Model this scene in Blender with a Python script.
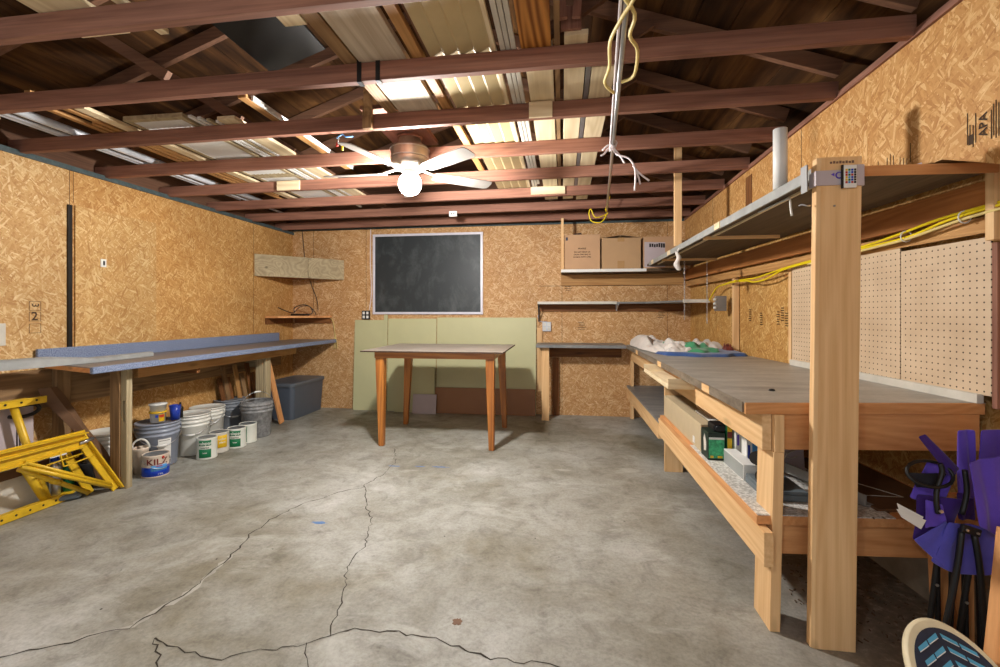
import bpy, bmesh, math, random
from mathutils import Vector, Matrix, noise
R = random.Random(7)
C = bpy.context.scene.collection
for o in list(bpy.data.objects): bpy.data.objects.remove(o)
PI = math.pi

# ------------------------------------------------------------------ camera, world, light, exposure
scene = bpy.context.scene
cam_data = bpy.data.cameras.new('camera'); cam = bpy.data.objects.new('camera', cam_data); C.objects.link(cam)
cam.location = (0, 0, 1.31)
cam.rotation_euler = (PI/2, 0, math.atan(62/450))
cam_data.sensor_width = 36; cam_data.lens = 450/1000*36
cam_data.shift_y = -20.5/1000
cam_data.clip_start = 0.02
scene.camera = cam
scene.view_settings.view_transform = 'Standard'; scene.view_settings.look = 'None'
scene.view_settings.gamma = 1; scene.view_settings.use_curve_mapping = False
scene.view_settings.exposure = 0.0
world = bpy.data.worlds.new('world'); scene.world = world; world.use_nodes = True
bg = world.node_tree.nodes['Background']
bg.inputs[0].default_value = (0.93, 0.96, 1.0, 1); bg.inputs[1].default_value = 1.0     # overcast daylight through the open garage door behind
BULB = 1050.0            # emission of the fan globe
FILL_LAMP = 44.0        # watts, unseen fill lamp added behind the camera
FAN = (-1.07, 3.08)

def srgb(r, g, b):
    f = lambda c: (c/255/12.92) if c/255 <= 0.04045 else ((c/255+0.055)/1.055)**2.4
    return (f(r), f(g), f(b), 1)

# ------------------------------------------------------------------ materials
MATS = {}
class NT:
    def __init__(s, name):
        s.m = bpy.data.materials.new(name); s.m.use_nodes = True
        s.t = s.m.node_tree; s.n = s.t.nodes; s.p = s.n['Principled BSDF']; MATS[name] = s.m
    def node(s, kind, **kw):
        n = s.n.new(kind)
        for k, v in kw.items(): setattr(n, k, v)
        return n
    def link(s, a, b): s.t.links.new(a, b)
    def coords(s, rnd=True):
        tc = s.node('ShaderNodeTexCoord')
        if not rnd: return tc.outputs['Object']
        oi = s.node('ShaderNodeObjectInfo'); ml = s.node('ShaderNodeMath', operation='MULTIPLY'); ml.inputs[1].default_value = 37
        s.link(oi.outputs['Random'], ml.inputs[0])
        ad = s.node('ShaderNodeVectorMath', operation='ADD'); s.link(tc.outputs['Object'], ad.inputs[0]); s.link(ml.outputs[0], ad.inputs[1])
        return ad.outputs[0]
    def mapping(s, src, scale=(1,1,1), rot=(0,0,0), loc=(0,0,0)):
        m = s.node('ShaderNodeMapping'); m.inputs['Scale'].default_value = scale; m.inputs['Rotation'].default_value = rot; m.inputs['Location'].default_value = loc
        s.link(src, m.inputs[0]); return m.outputs[0]
    def noise(s, src, scale, detail=4, rough=.5, dist=0):
        n = s.node('ShaderNodeTexNoise'); n.inputs['Scale'].default_value = scale; n.inputs['Detail'].default_value = detail
        n.inputs['Roughness'].default_value = rough; n.inputs['Distortion'].default_value = dist; s.link(src, n.inputs['Vector']); return n.outputs['Fac']
    def ramp(s, src, stops):
        r = s.node('ShaderNodeValToRGB'); e = r.color_ramp.elements
        e[0].position, e[0].color = stops[0]; e[1].position, e[1].color = stops[-1]
        for p, c in stops[1:-1]:
            x = e.new(p); x.color = c
        s.link(src, r.inputs[0]); return r.outputs[0]
    def mix(s, fac, a, b, mode='MIX'):
        m = s.node('ShaderNodeMix', data_type='RGBA', blend_type=mode)
        for sock, v in ((m.inputs[0], fac), (m.inputs[6], a), (m.inputs[7], b)):
            if hasattr(v, 'links'): s.link(v, sock)
            else: sock.default_value = v
        return m.outputs[2]
    def math(s, op, a, b=None):
        m = s.node('ShaderNodeMath', operation=op)
        for i, v in enumerate((a, b)):
            if v is None: continue
            if hasattr(v, 'links'): s.link(v, m.inputs[i])
            else: m.inputs[i].default_value = v
        return m.outputs[0]
    def bump(s, h, strength=.3, dist=.002):
        b = s.node('ShaderNodeBump'); b.inputs['Strength'].default_value = strength; b.inputs['Distance'].default_value = dist
        s.link(h, b.inputs['Height']); s.link(b.outputs[0], s.p.inputs['Normal'])
    def done(s, col, rough=.7, metal=0, spec=.4):
        if hasattr(col, 'links'): s.link(col, s.p.inputs['Base Color'])
        else: s.p.inputs['Base Color'].default_value = col
        if hasattr(rough, 'links'): s.link(rough, s.p.inputs['Roughness'])
        else: s.p.inputs['Roughness'].default_value = rough
        s.p.inputs['Metallic'].default_value = metal; s.p.inputs['Specular IOR Level'].default_value = spec
        return s.m

def W3(r, g, b): return (r, g, b, 1)
BLACK = (0, 0, 0, 1); WHITE = (1, 1, 1, 1)

def plain(name, rgb, rough=.5, metal=0, vary=.12, scale=9, spec=.4, bump=0):
    if name in MATS: return MATS[name]
    t = NT(name); co = t.coords(); c = srgb(*rgb)
    n = t.noise(co, scale, 5, .6)
    d = tuple(max(0, q*(1-vary)) for q in c[:3])+(1,); l = tuple(min(1, q*(1+vary)) for q in c[:3])+(1,)
    col = t.ramp(n, [(.3, d), (.7, l)])
    if bump: t.bump(t.noise(co, scale*12, 3), bump, .001)
    return t.done(col, rough, metal, spec)

def wood(name, dark, light, axis='y', rough=.65, knots=.8, rings=.5, vary=.25, spec=.3):
    if name in MATS: return MATS[name]
    t = NT(name); co = t.coords()
    i = 'xyz'.index(axis)
    def sc(a, b): v = [b]*3; v[i] = a; return tuple(v)
    # growth-ring figure
    n0 = t.noise(t.mapping(co, sc(.45, 5.5)), 1.0, 1, .4, .4)
    fig = t.math('ADD', t.math('MULTIPLY', t.math('SINE', t.math('MULTIPLY', n0, 75)), .5), .5)
    fine = t.noise(t.mapping(co, sc(2.0, 90)), 1.0, 4, .6, .3)
    broad = t.noise(t.mapping(co, sc(.9, 9)), 1.0, 4, .55, .6)
    g = t.math('ADD', t.math('MULTIPLY', fig, .55*rings), t.math('ADD', t.math('MULTIPLY', fine, .5), t.math('MULTIPLY', broad, .7)))
    g = t.math('MULTIPLY', g, 1/(1.2+.55*rings))
    col = t.ramp(g, [(.28, srgb(*dark)), (.72, srgb(*light))])
    vo = t.node('ShaderNodeTexVoronoi'); vo.inputs['Scale'].default_value = 1.0; t.link(t.mapping(co, sc(1.7, 6)), vo.inputs['Vector'])
    kk = t.ramp(vo.outputs['Distance'], [(.04, (.72, .72, .72, 1)), (.12, (0, 0, 0, 1))])
    kd = tuple(q*.32 for q in srgb(*dark)[:3])+(1,)
    col = t.mix(t.math('MULTIPLY', kk, knots), col, kd)
    oi = t.node('ShaderNodeObjectInfo')
    v = t.math('ADD', t.math('MULTIPLY', oi.outputs['Random'], vary), 1-vary/2)
    hs = t.node('ShaderNodeHueSaturation'); t.link(v, hs.inputs['Value']); t.link(col, hs.inputs['Color'])
    t.bump(fine, .25, .001)
    return t.done(hs.outputs[0], rough, 0, spec)

def osb(name, axis, tint=(1, 1, 1), contrast=.72, smudge=0.35):
    """oriented strand board: three layers of long random flakes; axis is the board normal"""
    if name in MATS: return MATS[name]
    t = NT(name); co = t.coords(False)
    rot = {'x': (0, PI/2, 0), 'y': (PI/2, 0, 0), 'z': (0, 0, 0)}[axis]
    flat0 = t.mapping(co, rot=rot)
    wob = t.node('ShaderNodeTexNoise'); wob.inputs['Scale'].default_value = 5; wob.inputs['Detail'].default_value = 2; t.link(flat0, wob.inputs['Vector'])
    ws = t.node('ShaderNodeVectorMath', operation='SCALE'); ws.inputs['Scale'].default_value = .045; t.link(wob.outputs['Color'], ws.inputs[0])
    wa = t.node('ShaderNodeVectorMath', operation='ADD'); t.link(flat0, wa.inputs[0]); t.link(ws.outputs[0], wa.inputs[1]); flat = wa.outputs[0]
    cols = []; hgt = []
    T = lambda r, g, b: (min(1, srgb(r, g, b)[0]*tint[0]), min(1, srgb(r, g, b)[1]*tint[1]), min(1, srgb(r, g, b)[2]*tint[2]), 1)
    pal = [(0, T(112, 72, 34)), (.2, T(160, 112, 60)), (.42, T(186, 140, 84)), (.68, T(200, 158, 102)), (.88, T(220, 188, 138)), (1, T(240, 216, 176))]
    for k, (ang, sx, sy) in enumerate(((.2, 12, 80), (1.25, 14, 92), (2.35, 13, 84), (.8, 19, 130), (-.5, 17, 110))):
        mp = t.mapping(flat, scale=(1, 1, 1), rot=(0, 0, ang), loc=(k*3.1, k*1.7, 0))
        mp2 = t.mapping(mp, scale=(sx, sy, .01))
        vo = t.node('ShaderNodeTexVoronoi', voronoi_dimensions='2D'); vo.inputs['Scale'].default_value = 1; vo.inputs['Randomness'].default_value = 1
        t.link(mp2, vo.inputs['Vector'])
        sep = t.node('ShaderNodeSeparateColor'); t.link(vo.outputs['Color'], sep.inputs[0])
        cols.append((sep.outputs[0], sep.outputs[1], vo.outputs['Distance']))
    # the flake with the highest random priority lies on top
    best_p, best_c = cols[0][0], cols[0][1]
    for p, cv, d in cols[1:]:
        gt = t.math('GREATER_THAN', p, best_p)
        best_c = t.math('ADD', t.math('MULTIPLY', cv, gt), t.math('MULTIPLY', best_c, t.math('SUBTRACT', 1.0, gt)))
        best_p = t.math('MAXIMUM', p, best_p)
    fine = t.noise(t.mapping(flat, scale=(60, 60, 1)), 2, 3, .6)
    v = t.math('ADD', t.math('MULTIPLY', best_c, .8*contrast), t.math('ADD', t.math('MULTIPLY', fine, .25), .5*(1-.8*contrast)-.02))
    col = t.ramp(v, pal)
    big = t.noise(flat, 1.3, 4, .6)
    col = t.mix(smudge, col, t.ramp(big, [(.3, (.45, .40, .36, 1)), (.65, (1, 1, 1, 1))]), 'MULTIPLY')
    t.bump(best_p, .35, .0015)
    return t.done(col, .62, 0, .35)

def concrete(name):
    t = NT(name); co = t.coords(False)
    a = t.noise(co, 1.1, 8, .62, .4); b = t.noise(co, 5.5, 8, .68, .8); c = t.noise(co, 60, 4, .7)
    col = t.ramp(a, [(.28, srgb(120, 116, 104)), (.42, srgb(152, 149, 138)), (.55, srgb(172, 171, 164)), (.70, srgb(196, 196, 192))])
    col = t.mix(.75, col, t.ramp(b, [(.28, (.46, .44, .41, 1)), (.45, (.84, .83, .80, 1)), (.58, (1, 1, 1, 1)), (.76, (1.0, 1.0, 1.0, 1))]), 'MULTIPLY')
    col = t.mix(.55, col, t.ramp(c, [(.3, (.55, .55, .55, 1)), (.58, (1, 1, 1, 1))]), 'MULTIPLY')
    g2 = t.noise(co, 18, 6, .75, .3); col = t.mix(.5, col, t.ramp(g2, [(.32, (.62, .61, .6, 1)), (.5, (1, 1, 1, 1))]), 'MULTIPLY')
    # rusty / green tinted stains
    st = t.noise(t.mapping(co, loc=(4, 9, 0)), .8, 5, .6, .5)
    col = t.mix(t.ramp(st, [(.52, BLACK), (.66, (.6, .6, .6, 1))]), col, t.mix(1.0, col, srgb(196, 184, 150), 'MULTIPLY'))
    wh = t.noise(t.mapping(co, loc=(1, 2, 0), scale=(1, 1.8, 1)), 1.6, 8, .7, .6)
    col = t.mix(t.ramp(wh, [(.56, BLACK), (.72, (.55, .55, .55, 1))]), col, srgb(206, 206, 200))
    # dirt lying under and around the right hand bench
    sx = t.node('ShaderNodeSeparateXYZ'); t.link(co, sx.inputs[0])
    dx = t.math('ADD', sx.outputs[0], t.math('MULTIPLY', b, .5))
    dirt = t.math('MULTIPLY', t.ramp(dx, [(.0, BLACK), (1, WHITE)]), 0)
    dm = t.node('ShaderNodeMapRange'); dm.inputs[1].default_value = 1.05; dm.inputs[2].default_value = 1.6; dm.inputs[4].default_value = .85; t.link(dx, dm.inputs[0])
    col = t.mix(dm.outputs[0], col, t.ramp(t.noise(co, 22, 6, .7), [(.35, srgb(74, 62, 52)), (.55, srgb(112, 98, 84)), (.7, srgb(176, 166, 150))]))
    t.bump(t.math('ADD', b, t.math('MULTIPLY', c, .3)), .3, .004)
    return t.done(col, t.ramp(b, [(.3, (.62,)*3+(1,)), (.7, (.45,)*3+(1,))]), 0, .4)

def roofboards(name):
    t = NT(name); co = t.coords(False)
    n = t.noise(t.mapping(co, (9, .8, 9)), 1, 6, .6, .7); n2 = t.noise(t.mapping(co, (2.5, .8, 2.5)), 1, 4, .6, .4)
    col = t.ramp(n, [(.3, srgb(52, 34, 20)), (.5, srgb(96, 64, 36)), (.72, srgb(146, 104, 58))])
    col = t.mix(.85, col, t.ramp(n2, [(.38, (.34, .31, .3, 1)), (.62, (1, 1, 1, 1))]), 'MULTIPLY')
    # a value of its own for each board
    sp = t.node('ShaderNodeSeparateXYZ'); t.link(co, sp.inputs[0])
    fl = t.math('FLOOR', t.math('MULTIPLY', sp.outputs[0], 1/.178))
    wn = t.node('ShaderNodeTexWhiteNoise', noise_dimensions='1D'); t.link(fl, wn.inputs['W'])
    col = t.mix(.55, col, t.ramp(wn.outputs['Value'], [(0, (.45, .42, .4, 1)), (1, (1, 1, 1, 1))]), 'MULTIPLY')
    return t.done(col, .75, 0, .2)

def pegboard(name):
    t = NT(name); tc = t.node('ShaderNodeTexCoord'); co = tc.outputs['Object']
    s = t.node('ShaderNodeSeparateXYZ'); t.link(co, s.inputs[0])
    def cell(o):
        f = t.math('FRACT', t.math('MULTIPLY', o, 1/.0254*.84)); d = t.math('SUBTRACT', f, .5); return t.math('MULTIPLY', d, d)
    d = t.math('SQRT', t.math('ADD', cell(s.outputs[1]), cell(s.outputs[2])))
    hole = t.math('LESS_THAN', d, .125)
    n = t.noise(co, 5, 4)
    col = t.mix(hole, t.ramp(n, [(.3, srgb(196, 170, 140)), (.7, srgb(214, 190, 160))]), srgb(62, 44, 30))
    return t.done(col, .5, 0, .4)

def laminate(name, base, light, rough=.35, sc=140):
    if name in MATS: return MATS[name]
    t = NT(name); co = t.coords()
    n = t.noise(co, sc, 2, .5); b = t.noise(co, 3, 4)
    col = t.ramp(n, [(.38, srgb(*base)), (.62, srgb(*light))])
    col = t.mix(.3, col, t.ramp(b, [(.3, (.7, .7, .7, 1)), (.7, (1, 1, 1, 1))]), 'MULTIPLY')
    return t.done(col, rough, 0, .4)

def benchtop(name, a, b, axis=(1.2, 5, 1)):
    t = NT(name); co = t.coords()
    n = t.noise(t.mapping(co, axis), 2.2, 7, .65, .5); n2 = t.noise(co, 40, 3, .7)
    col = t.ramp(n, [(.3, srgb(*a)), (.7, srgb(*b))])
    col = t.mix(.35, col, t.ramp(n2, [(.3, (.6, .6, .6, 1)), (.6, (1, 1, 1, 1))]), 'MULTIPLY')
    return t.done(col, .42, 0, .4)

def chalk(name):
    t = NT(name); co = t.coords(False)
    n = t.noise(t.mapping(co, (2, 1, 1.3)), 2.2, 6, .7, .3); f = t.noise(co, 90, 3, .7)
    sm = t.math('MULTIPLY', t.ramp(n, [(.48, BLACK), (.72, WHITE)]), f)
    col = t.mix(t.math('MULTIPLY', sm, .30), srgb(36, 43, 46), srgb(150, 156, 156))
    return t.done(col, .45, 0, .5)

def fabric(name, rgb, fold=.35, rough=.8):
    t = NT(name); co = t.coords(); c = srgb(*rgb)
    n = t.noise(co, 14, 4, .6); w = t.noise(co, 420, 2)
    col = t.ramp(n, [(.3, tuple(q*(1-fold*.5) for q in c[:3])+(1,)), (.7, c)])
    t.bump(w, .25, .0006)
    m = t.done(col, rough, 0, .2); t.p.inputs['Sheen Weight'].default_value = .25
    return m

def emissive(name, col, strength):
    t = NT(name); t.p.inputs['Base Color'].default_value = WHITE
    t.p.inputs['Emission Color'].default_value = col; t.p.inputs['Emission Strength'].default_value = strength
    return t.m

M = {}
M['osb_left'] = osb('osb_left', 'x', (1, .93, .78))
M['osb_left_pale'] = osb('osb_left_pale', 'x', (1.02, 1.06, 1.1))
M['osb_overlay'] = osb('osb_overlay', 'x', (1.0, 1.02, .98))
M['osb_back'] = osb('osb_back', 'y', (1.04, 1.02, 1.12))
M['osb_right'] = osb('osb_right', 'x', (1.02, .95, .72))
M['osb_right_upper'] = osb('osb_right_upper', 'x', (1.06, .97, .85))
M['floor'] = concrete('concrete_floor')
M['curb'] = plain('concrete_curb', (136, 126, 112), .85, vary=.3, scale=6)
M['crack'] = plain('crack_dark', (58, 52, 44), .95)
M['crack_edge'] = plain('crack_mortar', (168, 165, 156), .9, vary=.2)
M['bluepaint'] = plain('blue_paint_mark', (96, 128, 176), .8, vary=.3)
M['spot'] = plain('brown_spot', (120, 92, 74), .8)
M['roof'] = roofboards('roof_boards')
for ax in 'xyz':
    M['joist_'+ax] = wood('joist_'+ax, (98, 62, 50), (176, 126, 104), ax, .7, .8, .12, .3)
    M['rafter_'+ax] = wood('rafter_'+ax, (76, 52, 40), (136, 98, 74), ax, .75, .8, .12, .3)
    M['pine_'+ax] = wood('pine_'+ax, (206, 158, 104), (240, 204, 154), ax, .6, .6, .28, .12)
    M['fir_'+ax] = wood('fir_'+ax, (190, 126, 74), (228, 170, 114), ax, .6, .8, .3, .12)
    M['stud_'+ax] = wood('stud_'+ax, (150, 104, 58), (198, 152, 96), ax, .65, .6, .4, .15)
    M['oldwood_'+ax] = wood('oldwood_'+ax, (112, 84, 56), (168, 134, 94), ax, .75, .8, .5, .15)
    M['brown_'+ax] = wood('brown_'+ax, (92, 56, 30), (146, 96, 54), ax, .7, .7, .4, .2)
    M['pale_'+ax] = wood('pale_'+ax, (206, 184, 144), (236, 220, 186), ax, .6, .2, .5, .1)
    M['greywood_'+ax] = wood('greywood_'+ax, (146, 130, 100), (190, 174, 140), ax, .7, 1, .5, .12)
    M['tablewood_'+ax] = wood('tablewood_'+ax, (128, 70, 26), (196, 128, 58), ax, .4, .2, .5, .1, .5)
M['ledger'] = wood('ledger_wood', (136, 82, 40), (190, 126, 70), 'y', .6, .9, .3, .1)
M['plywood'] = wood('dark_plywood', (62, 48, 36), (112, 92, 70), 'y', .7, .3, .2, .1)
M['orangeply'] = wood('orange_plank', (132, 76, 26), (206, 142, 70), 'y', .5, .5, 1.6, .02)
M['whitewash'] = wood('weathered_board', (176, 158, 134), (222, 210, 190), 'y', .7, .5, .3, .05)
M['corr'] = plain('corrugated_tan_panel', (196, 176, 132), .5, vary=.1, scale=4)
M['white'] = plain('white_paint', (226, 226, 222), .45, vary=.05)
M['offwhite'] = plain('off_white', (205, 200, 188), .5, vary=.1)
M['pvc'] = plain('white_pvc', (214, 218, 224), .3, vary=.04, spec=.5)
M['greytrim'] = plain('grey_trim', (150, 152, 150), .5, vary=.15)
M['metal'] = plain('galvanised_metal', (150, 152, 154), .42, .7, vary=.12)
M['bladegrey'] = plain('whitish_blade', (150, 144, 138), .4, vary=.1)
M['steel'] = plain('bright_steel', (190, 190, 192), .3, .9, vary=.05)
M['darkmetal'] = plain('dark_metal', (46, 44, 42), .4, .6)
M['bronze'] = plain('brushed_nickel', (150, 140, 128), .35, .6, vary=.08)
M['black'] = plain('black_plastic', (24, 24, 26), .4, vary=.2)
M['blackcloth'] = plain('black_mesh', (28, 26, 34), .8, vary=.2)
M['tape'] = plain('blue_grey_sealing_tape', (70, 84, 86), .6, vary=.3, scale=30)
M['lam_edge'] = laminate('blue_laminate_edge', (98, 112, 142), (142, 154, 180), .45)
M['lam_top'] = laminate('grey_laminate_top', (112, 106, 104), (136, 130, 126), .4)
M['bench_top'] = benchtop('worn_grey_benchtop', (134, 128, 120), (178, 172, 162), (1.0, 4.5, 1))
M['bench_edge'] = benchtop('worn_edge_paint', (92, 80, 68), (150, 138, 122), (8, 3, 8))
M['slate'] = benchtop('slate_grey_shelf', (104, 106, 108), (146, 146, 144))
M['table_top'] = benchtop('greige_tabletop', (150, 138, 128), (182, 172, 162), (2, 5, 1))
M['table_edge'] = plain('dark_table_edge', (70, 52, 40), .5)
M['green_sheet'] = plain('pale_green_sheet', (190, 188, 146), .5, vary=.05, scale=2)
M['hardboard'] = plain('brown_hardboard', (150, 104, 66), .5, vary=.07, scale=3)
M['lilac'] = plain('pale_lilac_panel', (186, 174, 178), .5, vary=.04)
M['chalk'] = chalk('chalkboard_slate')
M['alu'] = plain('white_aluminium', (214, 212, 222), .35, .1, vary=.05)
M['peg'] = pegboard('pegboard')
M['peg_edge'] = plain('pegboard_edge', (212, 188, 156), .6)
M['cardboard'] = plain('cardboard', (190, 152, 116), .75, vary=.05, scale=5)
M['cardboard2'] = plain('cardboard_tan', (180, 146, 108), .75, vary=.05, scale=5)
M['tapeclear'] = plain('packing_tape', (176, 138, 92), .25, vary=.06, spec=.6)
M['ink'] = plain('black_print', (40, 34, 30), .8)
M['stamp'] = plain('dark_stamp_ink', (66, 46, 26), .8)
M['tote'] = plain('grey_tote_plastic', (82, 90, 102), .38, vary=.05, spec=.5)
M['tote_lid'] = plain('grey_tote_lid', (92, 98, 106), .35, vary=.05, spec=.5)
M['bucket_grey'] = plain('blue_grey_bucket', (140, 148, 164), .4, vary=.06, spec=.5)
M['bucket_white'] = plain('white_bucket', (218, 218, 210), .4, vary=.06, spec=.5)
M['bucket_dirty'] = plain('cement_splashed_bucket', (132, 132, 132), .8, vary=.45, scale=26)
M['bucket_mid'] = plain('mid_grey_bucket', (128, 134, 142), .5, vary=.12)
M['cangreen'] = plain('can_green', (14, 110, 68), .4, vary=.06)
M['canwhite'] = plain('can_white', (216, 218, 208), .35, vary=.05)
M['canyellow'] = plain('can_yellow', (222, 180, 30), .4, vary=.08)
M['canblue'] = plain('can_blue', (18, 60, 176), .35, vary=.08)
M['cantan'] = plain('can_tan', (212, 196, 178), .4)
M['red'] = plain('red_print', (190, 46, 34), .5)
M['kilzred'] = plain('dark_red_print', (110, 34, 30), .5)
M['lightblue'] = plain('light_blue', (80, 150, 210), .4)
M['bluecup'] = plain('blue_plastic', (34, 60, 160), .35)
M['yellow_steel'] = plain('yellow_painted_steel', (216, 176, 34), .4, .05, vary=.14, scale=18, spec=.5)
M['cable_yellow'] = plain('yellow_cable', (232, 206, 20), .4, vary=.05)
M['cable_cream'] = plain('cream_cable', (222, 200, 130), .5, vary=.05)
M['cord_white'] = plain('white_cord', (222, 212, 214), .6, vary=.05)
M['purple'] = fabric('purple_nylon', (100, 74, 190))
M['purple2'] = fabric('blue_violet_nylon', (88, 84, 186))
M['purple_dark'] = fabric('dark_purple_nylon', (62, 34, 116))
M['blanket'] = fabric('blue_blanket', (56, 84, 136))
M['towel'] = fabric('white_drop_cloth', (216, 208, 200), .3)
M['green_cloth'] = fabric('green_cloth', (70, 148, 104), .4)
M['maroon'] = fabric('maroon_cloth', (110, 44, 30))
M['brownsheet'] = plain('brown_bent_sheet', (104, 74, 50), .6, vary=.15)
M['greybox'] = plain('dark_grey_case', (100, 110, 116), .45)
M['boxgreen'] = plain('green_box_print', (66, 168, 116), .45, vary=.5, scale=60)
M['boxdark'] = plain('dark_green_box', (26, 44, 36), .45)
M['silver'] = plain('silver_box', (150, 154, 152), .4, vary=.1)
M['speckle'] = laminate('speckled_white_laminate', (172, 168, 160), (232, 230, 224), .5, 90)
M['board_cream'] = plain('cream_foam', (226, 214, 180), .5)
M['board_navy'] = plain('navy_graphic', (44, 54, 74), .4, vary=.2, scale=20)
M['board_blue'] = plain('sky_blue_graphic', (86, 168, 206), .4)
M['dirt'] = plain('dirt', (96, 78, 60), .95, vary=.5, scale=40)
M['bulb'] = emissive('lit_globe', (1.0, .97, .93, 1), BULB)
M['fill_glow'] = emissive('lit_fill_lamp', (1.0, .90, .76, 1), 60)  # glow of the added fill lamp behind the camera

# ------------------------------------------------------------------ mesh helpers
def bx(bm, x0, x1, y0, y1, z0, z1, mi=0):
    v = [bm.verts.new((x, y, z)) for x in (x0, x1) for y in (y0, y1) for z in (z0, z1)]
    for f in ((0,1,3,2), (4,6,7,5), (0,4,5,1), (2,3,7,6), (0,2,6,4), (1,5,7,3)):
        fc = bm.faces.new([v[i] for i in f]); fc.material_index = mi
    return v
def beam(bm, p, q, w, h, up=(0, 0, 1), mi=0):
    """bar from p to q; w across, h along up"""
    p, q, up = Vector(p), Vector(q), Vector(up); d = (q-p).normalized(); s = d.cross(up).normalized(); u = s.cross(d).normalized()
    v = [bm.verts.new(e+s*a*w/2+u*b*h/2) for e in (p, q) for a in (-1, 1) for b in (-1, 1)]
    for f in ((0,1,3,2), (4,6,7,5), (0,4,5,1), (2,3,7,6), (0,2,6,4), (1,5,7,3)):
        fc = bm.faces.new([v[i] for i in f]); fc.material_index = mi
def prism(bm, pts, ext, mi=0):
    """polygon pts (3-D) pushed along the vector ext"""
    a = [bm.verts.new(p) for p in pts]; b = [bm.verts.new(Vector(p)+Vector(ext)) for p in pts]
    n = len(pts); fs = [bm.faces.new(a[::-1]), bm.faces.new(b)]
    for i in range(n): fs.append(bm.faces.new((a[i], a[(i+1) % n], b[(i+1) % n], b[i])))
    for f in fs: f.material_index = mi
def lathe(bm, prof, c=(0, 0, 0), n=32, a0=0, a1=2*PI, mi=0, squash=1):
    full = abs(a1-a0-2*PI) < 1e-6; m = n if full else n+1
    rings = []
    for r, z in prof:
        if r < 1e-6: rings.append([bm.verts.new((c[0], c[1], c[2]+z))]*m)
        else: rings.append([bm.verts.new((c[0]+r*math.cos(a0+(a1-a0)*i/n), c[1]+squash*r*math.sin(a0+(a1-a0)*i/n), c[2]+z)) for i in range(m)])
    for k in range(len(rings)-1):
        for i in range(n):
            j = (i+1) % m
            vs = [rings[k][i], rings[k][j], rings[k+1][j], rings[k+1][i]]
            u = []
            for q in vs:
                if q not in u: u.append(q)
            if len(u) > 2:
                f = bm.faces.new(u); f.smooth = True; f.material_index = mi
def tube(bm, pts, r, n=8, mi=0, closed=False):
    pts = [Vector(p) for p in pts]; rings = []; prev = None
    for i, p in enumerate(pts):
        if closed: d = pts[(i+1) % len(pts)]-pts[i-1]
        else: d = pts[min(i+1, len(pts)-1)]-pts[max(i-1, 0)]
        d.normalize()
        if prev is None:
            s = d.cross(Vector((0, 0, 1)));
            if s.length < .1: s = d.cross(Vector((1, 0, 0)))
        else:
            s = prev - d*prev.dot(d)
        s.normalize(); prev = s; t = d.cross(s)
        rings.append([bm.verts.new(p+(s*math.cos(2*PI*k/n)+t*math.sin(2*PI*k/n))*r) for k in range(n)])
    m = len(rings)
    for i in range(m if closed else m-1):
        a, b = rings[i], rings[(i+1) % m]
        for k in range(n):
            f = bm.faces.new((a[k], a[(k+1) % n], b[(k+1) % n], b[k])); f.smooth = True; f.material_index = mi
    if not closed:
        for g in (rings[0], rings[-1]):
            f = bm.faces.new(g); f.material_index = mi
def smooth_path(pts, n=6):
    P = [Vector(p) for p in pts]; out = []
    for i in range(len(P)-1):
        a, b, c, d = P[max(i-1, 0)], P[i], P[i+1], P[min(i+2, len(P)-1)]
        for k in range(n):
            t = k/n; out.append(.5*((2*b)+(-a+c)*t+(2*a-5*b+4*c-d)*t*t+(-a+3*b-3*c+d)*t**3))
    out.append(P[-1]); return out
def obj(name, bm, mat, parent=None, bevel=0, seg=2, subd=0):
    """bm holds world coordinates; the object sits at its parent's origin"""
    me = bpy.data.meshes.new(name)
    org = Vector((0, 0, 0))
    if parent is not None:
        p = parent
        while p is not None: org = org+p.location; p = p.parent
    else:
        if bm.verts:
            lo = Vector([min(v.co[i] for v in bm.verts) for i in range(3)]); hi = Vector([max(v.co[i] for v in bm.verts) for i in range(3)])
            org = Vector(((lo.x+hi.x)/2, (lo.y+hi.y)/2, lo.z))
    bmesh.ops.translate(bm, verts=bm.verts, vec=-org)
    bmesh.ops.recalc_face_normals(bm, faces=bm.faces)
    bm.to_mesh(me); bm.free()
    o = bpy.data.objects.new(name, me); C.objects.link(o)
    for m_ in (mat if isinstance(mat, (list, tuple)) else [mat]): me.materials.append(m_)
    if parent is not None: o.parent = parent
    else: o.location = org
    if bevel:
        b = o.modifiers.new('bevel', 'BEVEL'); b.width = bevel; b.segments = seg; b.limit_method = 'ANGLE'
    if subd:
        s = o.modifiers.new('subd', 'SUBSURF'); s.levels = subd; s.render_levels = subd
    return o
def obj0(name, bm, mat, kind='structure'):
    """setting: origin stays at the world origin"""
    me = bpy.data.meshes.new(name); bmesh.ops.recalc_face_normals(bm, faces=bm.faces); bm.to_mesh(me); bm.free()
    o = bpy.data.objects.new(name, me); C.objects.link(o)
    for m_ in (mat if isinstance(mat, (list, tuple)) else [mat]): me.materials.append(m_)
    if kind: o['kind'] = kind
    return o
def tag(o, label, cat, group=None):
    o['label'] = label; o['category'] = cat
    if group: o['group'] = group
    return o
def thing(name, label, cat, loc=(0, 0, 0), group=None):
    o = bpy.data.objects.new(name, None); C.objects.link(o); o.location = loc; o.empty_display_size = .05
    return tag(o, label, cat, group)
def B(): return bmesh.new()
def box_obj(name, dims, mat, parent=None, bevel=.002):
    bm = B(); bx(bm, *dims); return obj(name, bm, mat, parent, bevel)
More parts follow.
